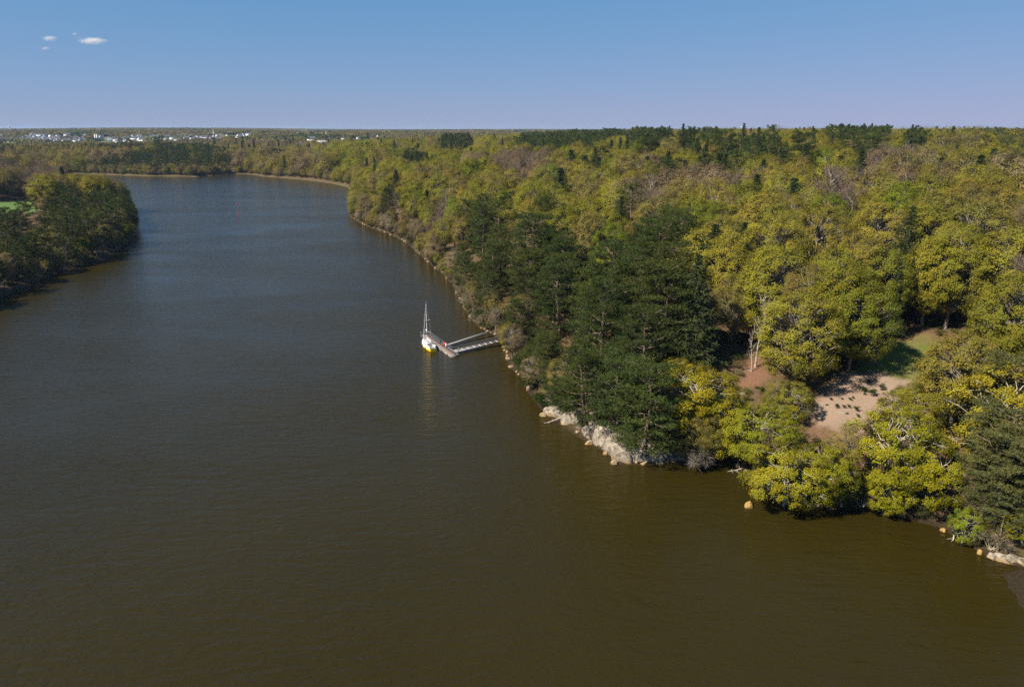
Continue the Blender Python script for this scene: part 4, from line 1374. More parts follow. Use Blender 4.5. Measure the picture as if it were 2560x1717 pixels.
# ------------------------------------------------------------------ pontoon, gangway, boat
M['alu'] = simple('galvanised_metal', (0.30, 0.31, 0.33), 0.5, 0.5, 0.12, 4)
M['deck'] = simple('weathered_deck_boards', (0.20, 0.145, 0.115), 0.85, 0, 0.25, 6)
M['float'] = simple('grey_concrete_float', (0.22, 0.21, 0.20), 0.85, 0, 0.2, 2)
M['ganggrey'] = simple('worn_gangway_grating', (0.20, 0.17, 0.165), 0.7, 0.2, 0.25, 5)
M['pale'] = simple('pale_grip_strip', (0.62, 0.57, 0.50), 0.8, 0, 0.12, 5)
M['gel'] = simple('white_gelcoat', (0.78, 0.78, 0.77), 0.3, 0, 0.04, 2, 0.5)
M['yellow'] = simple('yellow_hull_paint', (0.80, 0.52, 0.01), 0.3, 0, 0.05, 2, 0.5)
M['dark'] = simple('tinted_window', (0.015, 0.017, 0.02), 0.15, 0, 0.1, 2, 0.5)
M['red'] = simple('red_plastic', (0.62, 0.02, 0.025), 0.45, 0, 0.08, 3)
M['cream'] = simple('cream_plastic', (0.72, 0.68, 0.56), 0.5, 0, 0.06, 3)
M['sail'] = simple('white_sailcloth', (0.70, 0.69, 0.66), 0.8, 0, 0.08, 4)
M['teak'] = simple('cockpit_teak', (0.33, 0.24, 0.15), 0.7, 0, 0.2, 6)
M['navy'] = simple('navy_canvas', (0.03, 0.04, 0.075), 0.8, 0, 0.1, 4)
M['black'] = simple('black_rubber', (0.02, 0.02, 0.02), 0.7, 0, 0.1, 4)

DA = np.array([-28.6, 215.0]); DB = np.array([-17.1, 193.2])
dv = DB - DA; DL = float(np.linalg.norm(dv)); dv = dv / DL
# dock frame: x along the dock from the upstream end to the gangway end, y towards the shore
yaw = math.atan2(dv[1], dv[0])
DW = 2.6
dock = empty('pontoon', (DA[0], DA[1], 0.0), yaw)
tag(dock, 'floating brown decked pontoon with metal railings beside the sailboat', 'pontoon')


def part(name, mb, mat, parent, smooth_=False, loc=(0, 0, 0)):
    return add(name, mb.mesh(name, mat, smooth_), parent, loc)


nseg = 4
sl = DL / nseg
fm = MB(); fm.box((0, 0, 0), (sl - 0.12, DW, 0.62)); fmesh = fm.mesh('float', M['float'])
for i in range(nseg):
    add('float', fmesh, dock, (sl * (i + 0.5), 0, 0.12))
pm = MB(); pm.box((0, 0, 0), (0.28, DW - 0.24, 0.05)); pmesh = pm.mesh('deck_board', M['deck'])
n = int(DL / 0.305)
for i in range(n):
    add('deck_board', pmesh, dock, (0.15 + i * 0.305, 0, 0.485 + 0.004 * math.sin(i * 1.7)))
for sgn in (-1, 1):
    e_ = MB(); e_.box((DL / 2, sgn * (DW / 2 - 0.055), 0.49), (DL, 0.11, 0.13)); part('edge_rail', e_, M['alu'], dock)
for i in range(6):
    e_ = MB(); e_.tube([(0, 0, 0), (0, 0, 0.5)], 0.12, 8); part('fender', e_, M['black'], dock, True, (1.5 + i * 4.2, -DW / 2 - 0.12, 0.05))


def railing(parent, p0, p1, n, h=1.05, mids=2, pickets=0):
    """posts, rails and pickets between two deck points"""
    p0 = np.array(p0, float); p1 = np.array(p1, float)
    L = np.linalg.norm(p1 - p0)
    po = MB(); po.tube([(0, 0, 0), (0, 0, h)], 0.035, 6); pmesh_ = po.mesh('rail_post', M['alu'], True)
    for i in range(n + 1):
        q = p0 + (p1 - p0) * i / n
        add('rail_post', pmesh_, parent, tuple(q))
    for k in range(mids + 1):
        z = h * (1 - k / (mids + 0.35))
        r = MB(); r.tube([p0 + np.array([0, 0, z]), p1 + np.array([0, 0, z])], 0.032 if k == 0 else 0.02, 6); part('rail', r, M['alu'], parent, True)
    if pickets:
        pk = MB(); pk.tube([(0, 0, 0.1), (0, 0, h)], 0.014, 4); pme = pk.mesh('picket', M['alu'])
        m_ = int(L / pickets)
        for i in range(1, m_):
            add('picket', pme, parent, tuple(p0 + (p1 - p0) * i / m_))


yb = DW / 2 - 0.1
railing(dock, (0.15, yb, 0.5), (DL - 4.2, yb, 0.5), 10, 1.1, 2, 0.55)
railing(dock, (0.15, yb, 0.5), (0.15, -yb, 0.5), 2, 1.1, 2, 0.4)
railing(dock, (DL - 0.15, yb, 0.5), (DL - 0.15, 0.0, 0.5), 1, 1.1, 2, 0.4)
railing(dock, (DL - 1.6, yb, 0.5), (DL - 0.15, yb, 0.5), 1, 1.1, 2, 0.4)
# mooring piles
def pile(x, y, h):
    mb = MB(); mb.tube([(0, 0, -3), (0, 0, h)], 0.10, 10); mb.tube([(0, 0, h), (0, 0, h + 0.12)], [0.105, 0.02], 10)
    part('guide_pile', mb, M['alu'], dock, True, (x, y, 0))


pile(0.3, -DW / 2 - 0.2, 1.7); pile(DL - 0.9, DW / 2 + 0.3, 2.4)


def dock_pt(x, y, z=0.0):
    return (DA[0] + dv[0] * x - dv[1] * y, DA[1] + dv[1] * x + dv[0] * y, z)


box_ = empty('life_ring_cabinet', dock_pt(14.6, yb - 0.35, 0.51), yaw)
tag(box_, 'bright red life ring cabinet on the pontoon railing', 'life ring')
e_ = MB(); e_.box((0, 0, 0.62), (0.85, 0.32, 0.95)); part('cabinet', e_, M['red'], box_)
e_ = MB(); a_ = np.linspace(0, 2 * math.pi, 17); e_.tube(np.stack([0.3 * np.cos(a_), np.full(17, -0.21), 0.66 + 0.3 * np.sin(a_)], 1), 0.07, 8); part('life_ring', e_, M['red'], box_, True)
e_ = MB(); e_.box((0, 0, 0.07), (0.2, 0.2, 0.16)); part('foot', e_, M['alu'], box_)
box_ = empty('power_pedestal', dock_pt(16.0, yb - 0.35, 0.51), yaw)
tag(box_, 'cream service pedestal beside the red cabinet on the pontoon', 'pedestal')
e_ = MB(); e_.box((0, 0, 0.55), (0.42, 0.42, 1.1)); part('body', e_, M['cream'], box_)
e_ = MB(); e_.box((0, 0, 1.15), (0.52, 0.52, 0.1)); part('cap', e_, M['gel'], box_)
e_ = MB(); e_.box((0, -0.222, 0.75), (0.24, 0.03, 0.3)); part('socket_panel', e_, M['navy'], box_)

# gangway
g0 = np.array(dock_pt(DL - 2.9, DW / 2 - 0.35, 0.72)); g1 = np.array([-2.2, 206.0, 0.0]); g1[2] = max(1.6, gz(g1[0], g1[1]) + 0.25)
gv = g1 - g0; GL = float(np.linalg.norm(gv))
gw = empty('gangway', tuple(g0), 0.0)
gw.rotation_euler = (0, -math.atan2(gv[2], math.hypot(gv[0], gv[1])), math.atan2(gv[1], gv[0]))
tag(gw, 'sloping metal gangway with pale cross strips leading ashore from the pontoon', 'gangway')
GW = 1.9
e_ = MB(); e_.box((GL / 2, 0, 0), (GL, GW - 0.14, 0.06)); part('deck', e_, M['ganggrey'], gw)
for sgn in (-1, 1):
    e_ = MB(); e_.box((GL / 2, sgn * (GW / 2), 0.02), (GL, 0.12, 0.2)); part('bottom_chord', e_, M['alu'], gw)
    e_ = MB(); e_.tube([(0, sgn * GW / 2, 1.1), (GL, sgn * GW / 2, 1.1)], 0.05, 6); part('top_chord', e_, M['alu'], gw, True)
    e_ = MB(); e_.tube([(0, sgn * GW / 2, 0.55), (GL, sgn * GW / 2, 0.55)], 0.025, 6); part('mid_rail', e_, M['alu'], gw, True)
    nb = 9
    for i in range(nb + 1):
        e_ = MB(); e_.tube([(GL * i / nb, sgn * GW / 2, 0), (GL * i / nb, sgn * GW / 2, 1.1)], 0.035, 5); part('post', e_, M['alu'], gw, True)
        if i < nb:
            e_ = MB(); e_.tube([(GL * i / nb, sgn * GW / 2, 0.05), (GL * (i + 1) / nb, sgn * GW / 2, 1.08)], 0.025, 4); part('diagonal', e_, M['alu'], gw)
pm = MB(); pm.box((0, 0, 0), (0.42, GW - 0.2, 0.05)); pmesh = pm.mesh('grip_strip', M['pale'])
for i in range(9):
    add('grip_strip', pmesh, gw, (GL * (i + 0.5) / 9, 0, 0.057))
e_ = MB(); e_.box((GL + 0.9, 0, -0.25), (2.0, 2.4, 0.6)); part('landing_block', e_, M['float'], gw)

# mooring boom
b0 = np.array(dock_pt(15.3, DW / 2 + 0.1, 0.45)); bq = at_z(1226, 831, 1.2); bv = bq - b0; BL = float(np.linalg.norm(bv))
bo = empty('mooring_boom', tuple(b0)); bo.rotation_euler = (0, -math.atan2(bv[2], math.hypot(bv[0], bv[1])), math.atan2(bv[1], bv[0]))
tag(bo, 'long grey lattice boom holding the pontoon off the rocks', 'boom')
for yy in (-0.4, 0.4):
    for zz in (-0.05, 0.5):
        e_ = MB(); e_.tube([(0, yy, zz), (BL, yy, zz)], 0.055, 6); part('chord', e_, M['alu'], bo, True)
n = 14
for i in range(n):
    a_, b_ = BL * i / n, BL * (i + 1) / n
    e_ = MB()
    for yy in (-0.4, 0.4):
        e_.tube([(a_, yy, -0.05), (b_, yy, 0.5)], 0.03, 4); e_.tube([(b_, yy, -0.05), (b_, yy, 0.5)], 0.03, 4)
    e_.tube([(a_, -0.4, 0.5), (b_, 0.4, 0.5)], 0.03, 4); e_.tube([(b_, -0.4, 0.5), (b_, 0.4, 0.5)], 0.03, 4)
    part('lattice_bay', e_, M['alu'], bo)
e_ = MB(); e_.box((BL / 2, 0, 0.56), (BL, 0.75, 0.04)); part('walk_board', e_, M['float'], bo)

# the sailboat, bow towards +x of its own frame
LOA, BEAM = 10.4, 3.5
sb = empty('sailboat', dock_pt(11.8, -DW / 2 - 0.35 - BEAM / 2, 0.0), yaw + math.pi - 0.06)
tag(sb, 'white decked sailboat with yellow hull and bare mast moored at the pontoon', 'sailboat')
ST = np.linspace(0, 1, 17)


def halfb(t): return BEAM / 2 * (0.56 + 0.44 * np.sin(np.minimum(t, 0.42) / 0.42 * math.pi / 2)) * np.clip(1 - np.maximum(0, (t - 0.42) / 0.58) ** 2.1, 0, 1) + 0.03


def sheer(t): return 1.02 + 0.34 * (t - 0.25) ** 2 * 1.6


def loft(levels):
    """levels: list of (width factor, z function) from bottom to top"""
    rows = []
    for t_ in ST:
        x = -LOA / 2 + LOA * t_
        b_ = float(halfb(t_))
        row = [(x + dx * t_, -b_ * w, float(zf(t_))) for (w, zf, dx) in levels] 
        row2 = [(x + dx * t_, b_ * w, float(zf(t_))) for (w, zf, dx) in levels[::-1]]
        rows.append(row + row2)
    rows = np.array(rows); n_ = rows.shape[1]
    ix = np.arange(rows.shape[0] * n_).reshape(-1, n_)
    f = np.stack([ix[:-1, :-1], ix[1:, :-1], ix[1:, 1:], ix[:-1, 1:]], -1).reshape(-1, 4)
    return rows, f, n_


h_ = MB()
rows, f, n_ = loft([(0.0, lambda t: -0.5, -0.9), (0.62, lambda t: -0.32, -0.75), (0.92, lambda t: 0.06, -0.45), (0.97, lambda t: 0.42, -0.25), (1.0, lambda t: sheer(t) - 0.16, -0.05)])
h_.addq(rows, f)
h_.addq(rows[0], [[i, i + 1, n_ - 2 - i, n_ - 1 - i] for i in range(4)])
part('hull', h_, M['yellow'], sb, True)
h_ = MB(); rows, f, n_ = loft([(1.0, lambda t: sheer(t) - 0.16, -0.05), (1.012, lambda t: sheer(t) - 0.1, 0), (1.0, lambda t: sheer(t), 0), (0.93, lambda t: sheer(t) + 0.01, 0)])
h_.addq(rows[:, :, :], f); h_.addq(rows[0], [[0, 1, n_ - 2, n_ - 1], [1, 2, n_ - 3, n_ - 2]])
part('toe_rail', h_, M['gel'], sb, True)
h_ = MB(); L_ = np.stack([-LOA / 2 + LOA * ST, -halfb(ST) * 0.95, sheer(ST) - 0.02], 1); R2 = L_ * np.array([1, -1, 1]); Cc = L_ * np.array([1, 0, 1]) + np.array([0, 0, 0.05])
v = np.stack([L_, Cc, R2], 1).reshape(-1, 3); ix = np.arange(len(v)).reshape(-1, 3)
h_.addq(v, np.concatenate([np.stack([ix[:-1, k], ix[1:, k], ix[1:, k + 1], ix[:-1, k + 1]], -1) for k in (0, 1)]))
deck = part('deck', h_, M['gel'], sb, True)


def lofted_box(x0, x1, b0, b1, z0, z1, inset=0.16, taper=0.5):
    mb = MB()
    xs = np.linspace(x0, x1, 7)
    rows = []
    for i, x in enumerate(xs):
        s = i / 6
        b_ = b0 + (b1 - b0) * s ** 1.3
        zt = z1 - (z1 - z0) * taper * s ** 2.2
        rows.append([(x, -b_, z0), (x - inset * s, -b_ + inset, zt), (x - inset * s, 0, zt + 0.06), (x - inset * s, b_ - inset, zt), (x, b_, z0)])
    rows = np.array(rows); ix = np.arange(35).reshape(7, 5)
    mb.addq(rows, np.stack([ix[:-1, :-1], ix[1:, :-1], ix[1:, 1:], ix[:-1, 1:]], -1).reshape(-1, 4))
    mb.addq(rows[0], [[0, 1, 3, 4]]); mb.addq(rows[-1], [[4, 3, 1, 0]])
    return mb


cab = part('cabin', lofted_box(-1.2, 3.0, 1.12, 0.62, 1.0, 1.52), M['gel'], sb)
for sgn in (-1, 1):
    for k, x in enumerate((-0.4, 0.6, 1.6)):
        w = MB(); w.box((x, sgn * (1.075 - 0.085 * k - 0.03), 1.27 - 0.02 * k), (0.62, 0.06, 0.15)); part('window', w, M['dark'], cab)
for x, s in ((0.3, 0.5), (2.1, 0.42)):
    w = MB(); w.box((x, 0, 1.585 - 0.03 * x), (s, s, 0.06)); part('hatch', w, M['dark'], cab)
w = MB(); w.box((-2.75, 0, 1.03), (2.9, 1.15, 0.05)); ck = part('cockpit', w, M['teak'], sb)
for sgn in (-1, 1):
    w = MB(); w.box((-2.7, sgn * 0.85, 1.15), (2.9, 0.5, 0.24)); part('bench', w, M['gel'], ck)
    w = MB(); w.box((-2.4, sgn * 1.18, 1.25), (2.6, 0.1, 0.4)); part('coaming', w, M['gel'], ck)
w = MB(); w.box((-4.45, 0, 1.12), (0.5, 2.2, 0.18)); part('aft_seat', w, M['gel'], ck)
w = MB(); a_ = np.linspace(0, 2 * math.pi, 19); w.tube(np.stack([np.full(19, -3.7), 0.5 * np.cos(a_), 1.62 + 0.5 * np.sin(a_)], 1), 0.025, 6)
for q in range(3): w.tube([(-3.7, 0.5 * math.cos(q * 2.1), 1.62 + 0.5 * math.sin(q * 2.1)), (-3.7, 0, 1.62)], 0.015, 4)
w.tube([(-3.75, 0, 1.05), (-3.7, 0, 1.62)], 0.08, 8); part('steering_wheel', w, M['alu'], sb, True)
w = lofted_box(-1.95, -0.85, 1.05, 1.0, 1.25, 1.95, 0.12, 0.55); part('sprayhood', w, M['sail'], sb)
w = MB(); w.box((-1.0, 0, 1.66), (0.02, 1.3, 0.22)); part('sprayhood_window', w, M['dark'], sb)
MX, MH = 0.95, 13.6
ms = MB(); ms.tube([(MX, 0, 1.5), (MX - 0.05, 0, MH * 0.6), (MX - 0.16, 0, MH)], [0.105, 0.095, 0.07], 8); mast = part('mast', ms, M['gel'], sb, True)
for z, w_ in ((MH * 0.62, 1.05), (MH * 0.34, 1.2)):
    for sgn in (-1, 1):
        w = MB(); w.tube([(MX, 0, z), (MX - 0.28, sgn * w_, z + 0.06)], 0.06, 5); part('spreader', w, M['gel'], mast, True)
w = MB(); w.tube([(MX - 0.2, 0, MH), (MX - 0.22, 0, MH + 1.0)], 0.018, 4); part('antenna', w, M['gel'], mast)
w = MB(); a_ = np.linspace(0, math.pi, 7); w.tube(np.stack([np.full(7, MX + 0.36), np.zeros(7), 5.2 - 0.22 * np.cos(a_)], 1), 0.30 * np.sin(a_) ** 0.6 + 0.01, 12); w.box((MX + 0.15, 0, 5.0), (0.4, 0.1, 0.06)); part('radar_dome', w, M['gel'], mast, True)
w = MB(); w.tube([(MX - 0.12, 0, 2.5), (-3.0, 0, 2.62)], 0.07, 7); boom_ = part('boom', w, M['alu'], sb, True)
w = MB(); w.tube([(MX - 0.2, 0, 2.72), (-0.8, 0, 2.78), (-2.9, 0, 2.74)], [0.2, 0.17, 0.09], 8); part('furled_mainsail', w, M['sail'], boom_, True)
w = MB(); w.tube([(LOA / 2 - 0.35, 0, 1.5), (MX + 0.0, 0, MH - 0.6)], [0.10, 0.055], 7); part('furled_jib', w, M['sail'], sb, True)
ST_W = 0.022
for nm, pts in (('backstay', [(-LOA / 2 + 0.1, 0, 1.1), (MX - 0.16, 0, MH)]),
                ('shroud', [(MX - 0.3, -1.6, 1.1), (MX - 0.28, -1.2, MH * .34 + .06), (MX - 0.28, -1.05, MH * .62 + .06), (MX - 0.15, 0, MH - 0.3)]), ('shroud', [(MX - 0.3, 1.6, 1.1), (MX - 0.28, 1.2, MH * .34 + .06), (MX - 0.28, 1.05, MH * .62 + .06), (MX - 0.15, 0, MH - 0.3)]),
                ('shroud', [(MX - 0.5, -1.5, 1.1), (MX, 0, MH * .34)]), ('shroud', [(MX - 0.5, 1.5, 1.1), (MX, 0, MH * .34)])):
    w = MB()
    for a_, b_ in zip(pts[:-1], pts[1:]): w.tube([a_, b_], ST_W, 4)
    part(nm, w, M['alu'], sb)
# guard rails
for sgn in (-1, 1):
    tt = np.array([0.06, 0.2, 0.35, 0.5, 0.65, 0.8, 0.93])
    pl = np.stack([-LOA / 2 + LOA * tt, sgn * halfb(tt) * 0.95, sheer(tt) + 0.6], 1)
    w = MB(); w.tube(pl, 0.014, 4, False); part('lifeline', w, M['alu'], sb)
    for q in pl:
        w = MB(); w.tube([q - np.array([0, 0, 0.6]), q], 0.018, 5); part('stanchion', w, M['alu'], sb)
w = MB(); w.tube([(LOA / 2 - 0.9, -0.5, 1.95), (LOA / 2 - 0.1, -0.18, 2.0), (LOA / 2 - 0.1, 0.18, 2.0), (LOA / 2 - 0.9, 0.5, 1.95)], 0.03, 6)
for y_ in (-0.18, 0.18): w.tube([(LOA / 2 - 0.25, y_, 1.3), (LOA / 2 - 0.1, y_, 2.0)], 0.025, 5)
part('pulpit', w, M['alu'], sb, True)
w = MB(); w.tube([(-LOA / 2 + 0.7, -1.35, 1.7), (-LOA / 2 + 0.05, -1.2, 1.72), (-LOA / 2 + 0.05, 1.2, 1.72), (-LOA / 2 + 0.7, 1.35, 1.7)], 0.03, 6)
for y_ in (-1.2, -0.5, 0.5, 1.2): w.tube([(-LOA / 2 + 0.1, y_, 1.0), (-LOA / 2 + 0.05, y_, 1.72)], 0.025, 5)
part('pushpit', w, M['alu'], sb, True)
for k, y_ in enumerate((-0.9, 0.2, 0.85)):
    w = MB(); w.box((-LOA / 2 + 0.12, y_, 1.38), (0.22, 0.45, 0.5)); part(('outboard_cover', 'life_raft', 'stern_bag')[k], w, (M['navy'], M['gel'], M['navy'])[k], sb)
w = MB(); w.box((3.7, 0, 1.2), (0.55, 0.5, 0.12)); part('anchor_locker', w, M['navy'], sb)
for x in (-2.5, 0.2, 2.2):
    w = MB(); w.tube([(x, 1.82, 0.35), (x, 1.84, 0.6), (x, 1.82, 1.0)], [0.08, 0.15, 0.08], 8); part('fender', w, M['navy'], sb, True)

# channel marks and posts standing in the river
for (px_, py_, top, lab) in ((596, 537, 513, 'tall thin red channel marker in midstream'), (454, 478, 467, 'smaller red channel marker further up the river')):
    q = at_z(px_, py_); h_ = (py_ - top) / FPX * math.hypot(q[1], CAM_H)
    e = empty('channel_marker', tuple(q)); tag(e, lab, 'marker')
    w = MB(); w.tube([(0, 0, -2), (0, 0, h_)], 0.14, 8); part('pole', w, M['red'], e, True)
    w = MB(); w.tube([(0, 0, h_), (0, 0, h_ + 0.01), (0, 0, h_ + 0.7), (0, 0, h_ + 0.71)], [0.02, 0.4, 0.4, 0.02], 10); part('topmark', w, M['red'], e, True)
    w = MB(); w.tube([(0, 0, 0.6), (0, 0, 1.8)], 0.2, 10); part('reflective_band', w, M['red'], e, True)
M['wood'] = simple('dark_wet_wood', (0.05, 0.04, 0.03), 0.8)
for k, (px_, py_, h_) in enumerate(((617, 456, 2.6), (656, 462, 1.2), (677, 465, 0.9), (699, 467, 1.3), (690, 466, 0.8))):
    q = at_z(px_, py_)
    w = MB(); w.tube([(0, 0, -2), (0.1, 0, h_ * 0.6), (0.05, 0, h_)], [0.28, 0.24, 0.2], 8); w.tube([(0, -0.05, h_ * .5), (0.5, 0, h_ * .75)], [0.1, 0.05], 5)
    tag(part('mooring_stump', w, M['wood'], None, True, tuple(q)), 'tallest dark wooden stump rising from the upper river' if k == 0 else 'short dark wooden stump in the upper river', 'stump', None if k == 0 else 'short stumps in the upper river')

# ------------------------------------------------------------------ the town and the far country
M['render'] = simple('white_render', (0.74, 0.72, 0.68), 0.8, 0, 0.08, 0.3)
M['slate'] = simple('slate_roof', (0.075, 0.08, 0.095), 0.6, 0, 0.2, 0.6)
M['tile'] = simple('pinkish_roof', (0.30, 0.16, 0.11), 0.8, 0, 0.2, 0.6)
M['stone'] = simple('grey_granite', (0.36, 0.34, 0.31), 0.85, 0, 0.15, 0.5)
M['panel'] = simple('grey_cladding', (0.46, 0.48, 0.49), 0.6, 0, 0.06, 0.2)
M['bluegrey'] = simple('blue_grey_cladding', (0.22, 0.28, 0.33), 0.6, 0, 0.1, 0.2)


def house_meshes(w, l, h, rh):
    a = MB(); a.box((0, 0, h / 2 - 1), (l, w, h + 2))
    a.addq([(-l / 2, -w / 2, h), (-l / 2, w / 2, h), (-l / 2, 0.05, h + rh), (-l / 2, -0.05, h + rh)], [[0, 1, 2, 3]])
    a.addq([(l / 2, -w / 2, h), (l / 2, w / 2, h), (l / 2, 0.05, h + rh), (l / 2, -0.05, h + rh)], [[3, 2, 1, 0]])
    b = MB(); o = 0.35
    b.addq([(-l / 2 - o, -w / 2 - o, h - 0.2), (l / 2 + o, -w / 2 - o, h - 0.2), (l / 2 + o, 0, h + rh + 0.15), (-l / 2 - o, 0, h + rh + 0.15),
            (-l / 2 - o, w / 2 + o, h - 0.2), (l / 2 + o, w / 2 + o, h - 0.2)], [[0, 1, 2, 3], [3, 2, 5, 4]])
    b.box((l / 2 - 0.8, 0, h + rh + 0.4), (0.7, 0.9, 1.4))
    return a.mesh('wall', M['render']), b


HM = []
for w, l, h, rh in ((7.5, 11, 5.2, 3.8), (8, 14, 5.6, 4.2), (7, 9, 3.2, 3.6), (9, 18, 6.4, 3.6)):
    a, b = house_meshes(w, l, h, rh)
    HM.append((a, b.mesh('roof', M['slate'])))
win = MB(); win.box((0, 0, 0), (1.2, 0.12, 1.4)); WIN = win.mesh('window', M['dark'])


def house(x, y, z, rz, k, label, group, sc=1.0):
    e = empty('house', (x, y, z), rz, sc)
    add('wall', HM[k][0], e); add('roof', HM[k][1], e)
    tag(e, label, 'house', group)
    hx.append((x, y))


hx = []
towns = [  # full-photograph x range, y range, count, description
    (0, 70, 343, 352, 22, 'small white house with slate roof at the wood edge end of the town'),
    (60, 215, 337, 352, 105, 'small white house with slate roof on the crowded town slope'),
    (285, 335, 344, 356, 22, 'white house with slate roof beside the tower block'),
    (330, 480, 338, 350, 62, 'white house with slate roof in the row below the church'),
    (480, 545, 338, 346, 16, 'white house with slate roof around the church spire'),
    (545, 625, 331, 345, 18, 'white house with slate roof scattered beyond the church'),
    (745, 822, 326, 334, 22, 'white house with slate roof in the hilltop hamlet'),
    (815, 960, 342, 350, 12, 'white house with slate roof half hidden in the valley trees'),
    (1280, 1560, 328, 334, 16, 'white house with slate roof in the distant village behind the ridge pines'),
    (0, 25, 334, 340, 4, 'white house with slate roof on the hill above the town')]
for (x0, x1, y0, y1, n, lab) in towns:
    for i in range(n):
        x, y, z = on_ray(random.uniform(x0, x1) / K, random.uniform(y0, y1) / K, 5)
        if math.hypot(x, y) > 6500: continue
        g = random.choice((0.2, 0.2, 1.7, -0.4, 1.3)) + random.gauss(0, 0.15)
        house(x, y, z, g, random.choice((0, 0, 1, 2, 2, 3)), lab, lab.replace('house', 'houses'), random.uniform(0.85, 1.25))

# tower block
x, y, z = on_ray(250 / K, 353.5 / K, 0)
S = y / 2400.0
e = empty('tower_block', (x, y, z), 0.25, S); tag(e, 'tall pale tower block with white stair shafts above the town', 'building')
hx.append((x, y))
w = MB(); w.box((0, 0, 9), (24, 14, 24)); wl = part('wall', w, M['panel'], e)
for xx in (-11, -5.5):
    w = MB(); w.box((xx, -7.3, 9.4), (3.0, 0.9, 23.5)); part('stair_shaft', w, M['render'], e)
for fl in range(7):
    for k in range(5):
        add('window', WIN, wl, (-1.5 + k * 2.6, -7.05, 3 + fl * 2.6))
w = MB(); w.box((0, 0, 21.5), (25, 15, 0.8)); part('roof', w, M['stone'], e)
x2, y2, z2 = on_ray(270 / K, 355 / K, 0)
e = empty('low_block', (x2, y2 + 25, z2), 0.25, S); tag(e, 'blue-grey low block standing beside the tower block', 'building'); hx.append((x2, y2))
w = MB(); w.box((2, 0, 5), (27, 13, 15)); wl = part('wall', w, M['bluegrey'], e)
w = MB(); w.box((2, 0, 12.9), (28, 14, 0.8)); part('roof', w, M['panel'], e)
for fl in range(3):
    for k in range(8): add('window', WIN, wl, (-9 + k * 3.0, -6.55, 2 + fl * 3.2))
# church
x, y, z = on_ray(535.5 / K, 342 / K, 0)
S = y / 2700.0
e = empty('church', (x, y, z), 0.3, S); tag(e, 'grey stone church with a tall slender spire rising over the town', 'church'); hx.append((x, y))
w = MB(); w.box((0, 0, 6), (6, 6, 16)); tw_ = part('tower', w, M['stone'], e)
w = MB(); a_ = np.arange(9)
w.tube([(0, 0, 14), (0, 0, 20), (0, 0, 33)], [3.1, 2.0, 0.08], 8); part('spire', w, M['stone'], tw_)
a, b = house_meshes(9, 22, 8, 6); o = add('nave', a, e, (-13, 0, 0)); o.data.materials[0] = M['stone']
part('nave_roof', b, M['slate'], o)
# large white villa and its wing
x, y, z = on_ray(790 / K, 360 / K, 0)
S = y / 1900.0
for k, (dx, ln, nm, lab) in enumerate(((-11, 22, 'white_mansion', 'white mansion with rows of windows among the valley trees'), (18, 34, 'white_annex', 'long flat white annex beside the mansion'))):
    e = empty(nm, (x + dx * S, y, z), 0.1, S); tag(e, lab, 'building'); hx.append((x + dx * S, y))
    hgt = 11 if k == 0 else 7
    w = MB(); w.box((0, 0, hgt / 2), (ln, 12, hgt + 4)); wl = part('wall', w, M['render'], e)
    w = MB()
    if k == 0: w.tube([(-ln / 2, 0, hgt + 2), (ln / 2, 0, hgt + 2)], 6.5, 4)
    w.box((0, 0, hgt + 2.1), (ln + 0.8, 12.8, 0.5)); part('roof', w, M['slate'] if k == 0 else M['panel'], e)
    for fl in range(3 if k == 0 else 2):
        for q in range(int(ln / 3.4)): add('window', WIN, wl, (-ln / 2 + 2 + q * 3.4, -6.05, 2.5 + fl * 3.3))
# isolated white houses in the woods
for (px_, py_, lab) in ((748, 366, 'pale roofed lodge in the valley woods'), (530, 356, 'long pale farmhouse just above the pine hill'), (801, 373, 'tiny white cottage in the valley woods'), (1565, 347, 'white house with dark roof behind the ridge pines')):
    x, y, z = on_ray(px_ / K, py_ / K, 5)
    house(x, y, z, 0.2, 1, lab, None, 1.3)
# water towers on the skyline
for (px_, py_, lab) in ((24, 319, 'slim water tower on the far skyline above the town'), (1854, 320, 'white water tower on the plateau skyline')):
    Y = 5200.0
    x = atY(px_, Y)
    z = gz(x, Y)
    top = CAM_H + (324.5 - py_) / 1870 * Y
    e = empty('water_tower', (x, Y, z)); tag(e, lab, 'water tower')
    H_ = top - z
    w = MB(); w.tube([(0, 0, -2), (0, 0, H_ * 0.75)], 3.2, 12); part('shaft', w, M['render'], e, True)
    w = MB(); w.tube([(0, 0, H_ * 0.72), (0, 0, H_ * 0.84), (0, 0, H_ - 0.3), (0, 0, H_)], [3.2, 8.0, 8.5, 0.3], 14); part('tank', w, M['render'], e, True)


# copses: the far country repeats them
def copse_mesh(seed, con=False):
    r = np.random.default_rng(seed)
    F = MB()
    for i in range(26):
        c = np.array([r.uniform(-.5, .5), r.uniform(-.5, .5), 0])
        R0 = r.uniform(0.10, 0.17); hz = r.uniform(0.6, 1.0)
        n = 26
        d = unit(n, r); d[:, 2] = np.abs(d[:, 2])
        p_ = c + d * np.array([R0, R0, hz * 0.5]) + np.array([0, 0, hz * 0.45])
        nn = d + unit(n, r) * 0.5; nn /= np.linalg.norm(nn, axis=1)[:, None]
        u = perp(nn, r); w = np.cross(nn, u)
        sc = np.array([1, 1, 2.6])
        F.leaves(p_, u * 0.055 * sc, w * 0.05 * sc, np.clip(r.uniform(0.2, 0.8) + r.normal(size=n) * 0.08, 0, 1))
    return F.mesh('copse', LF)


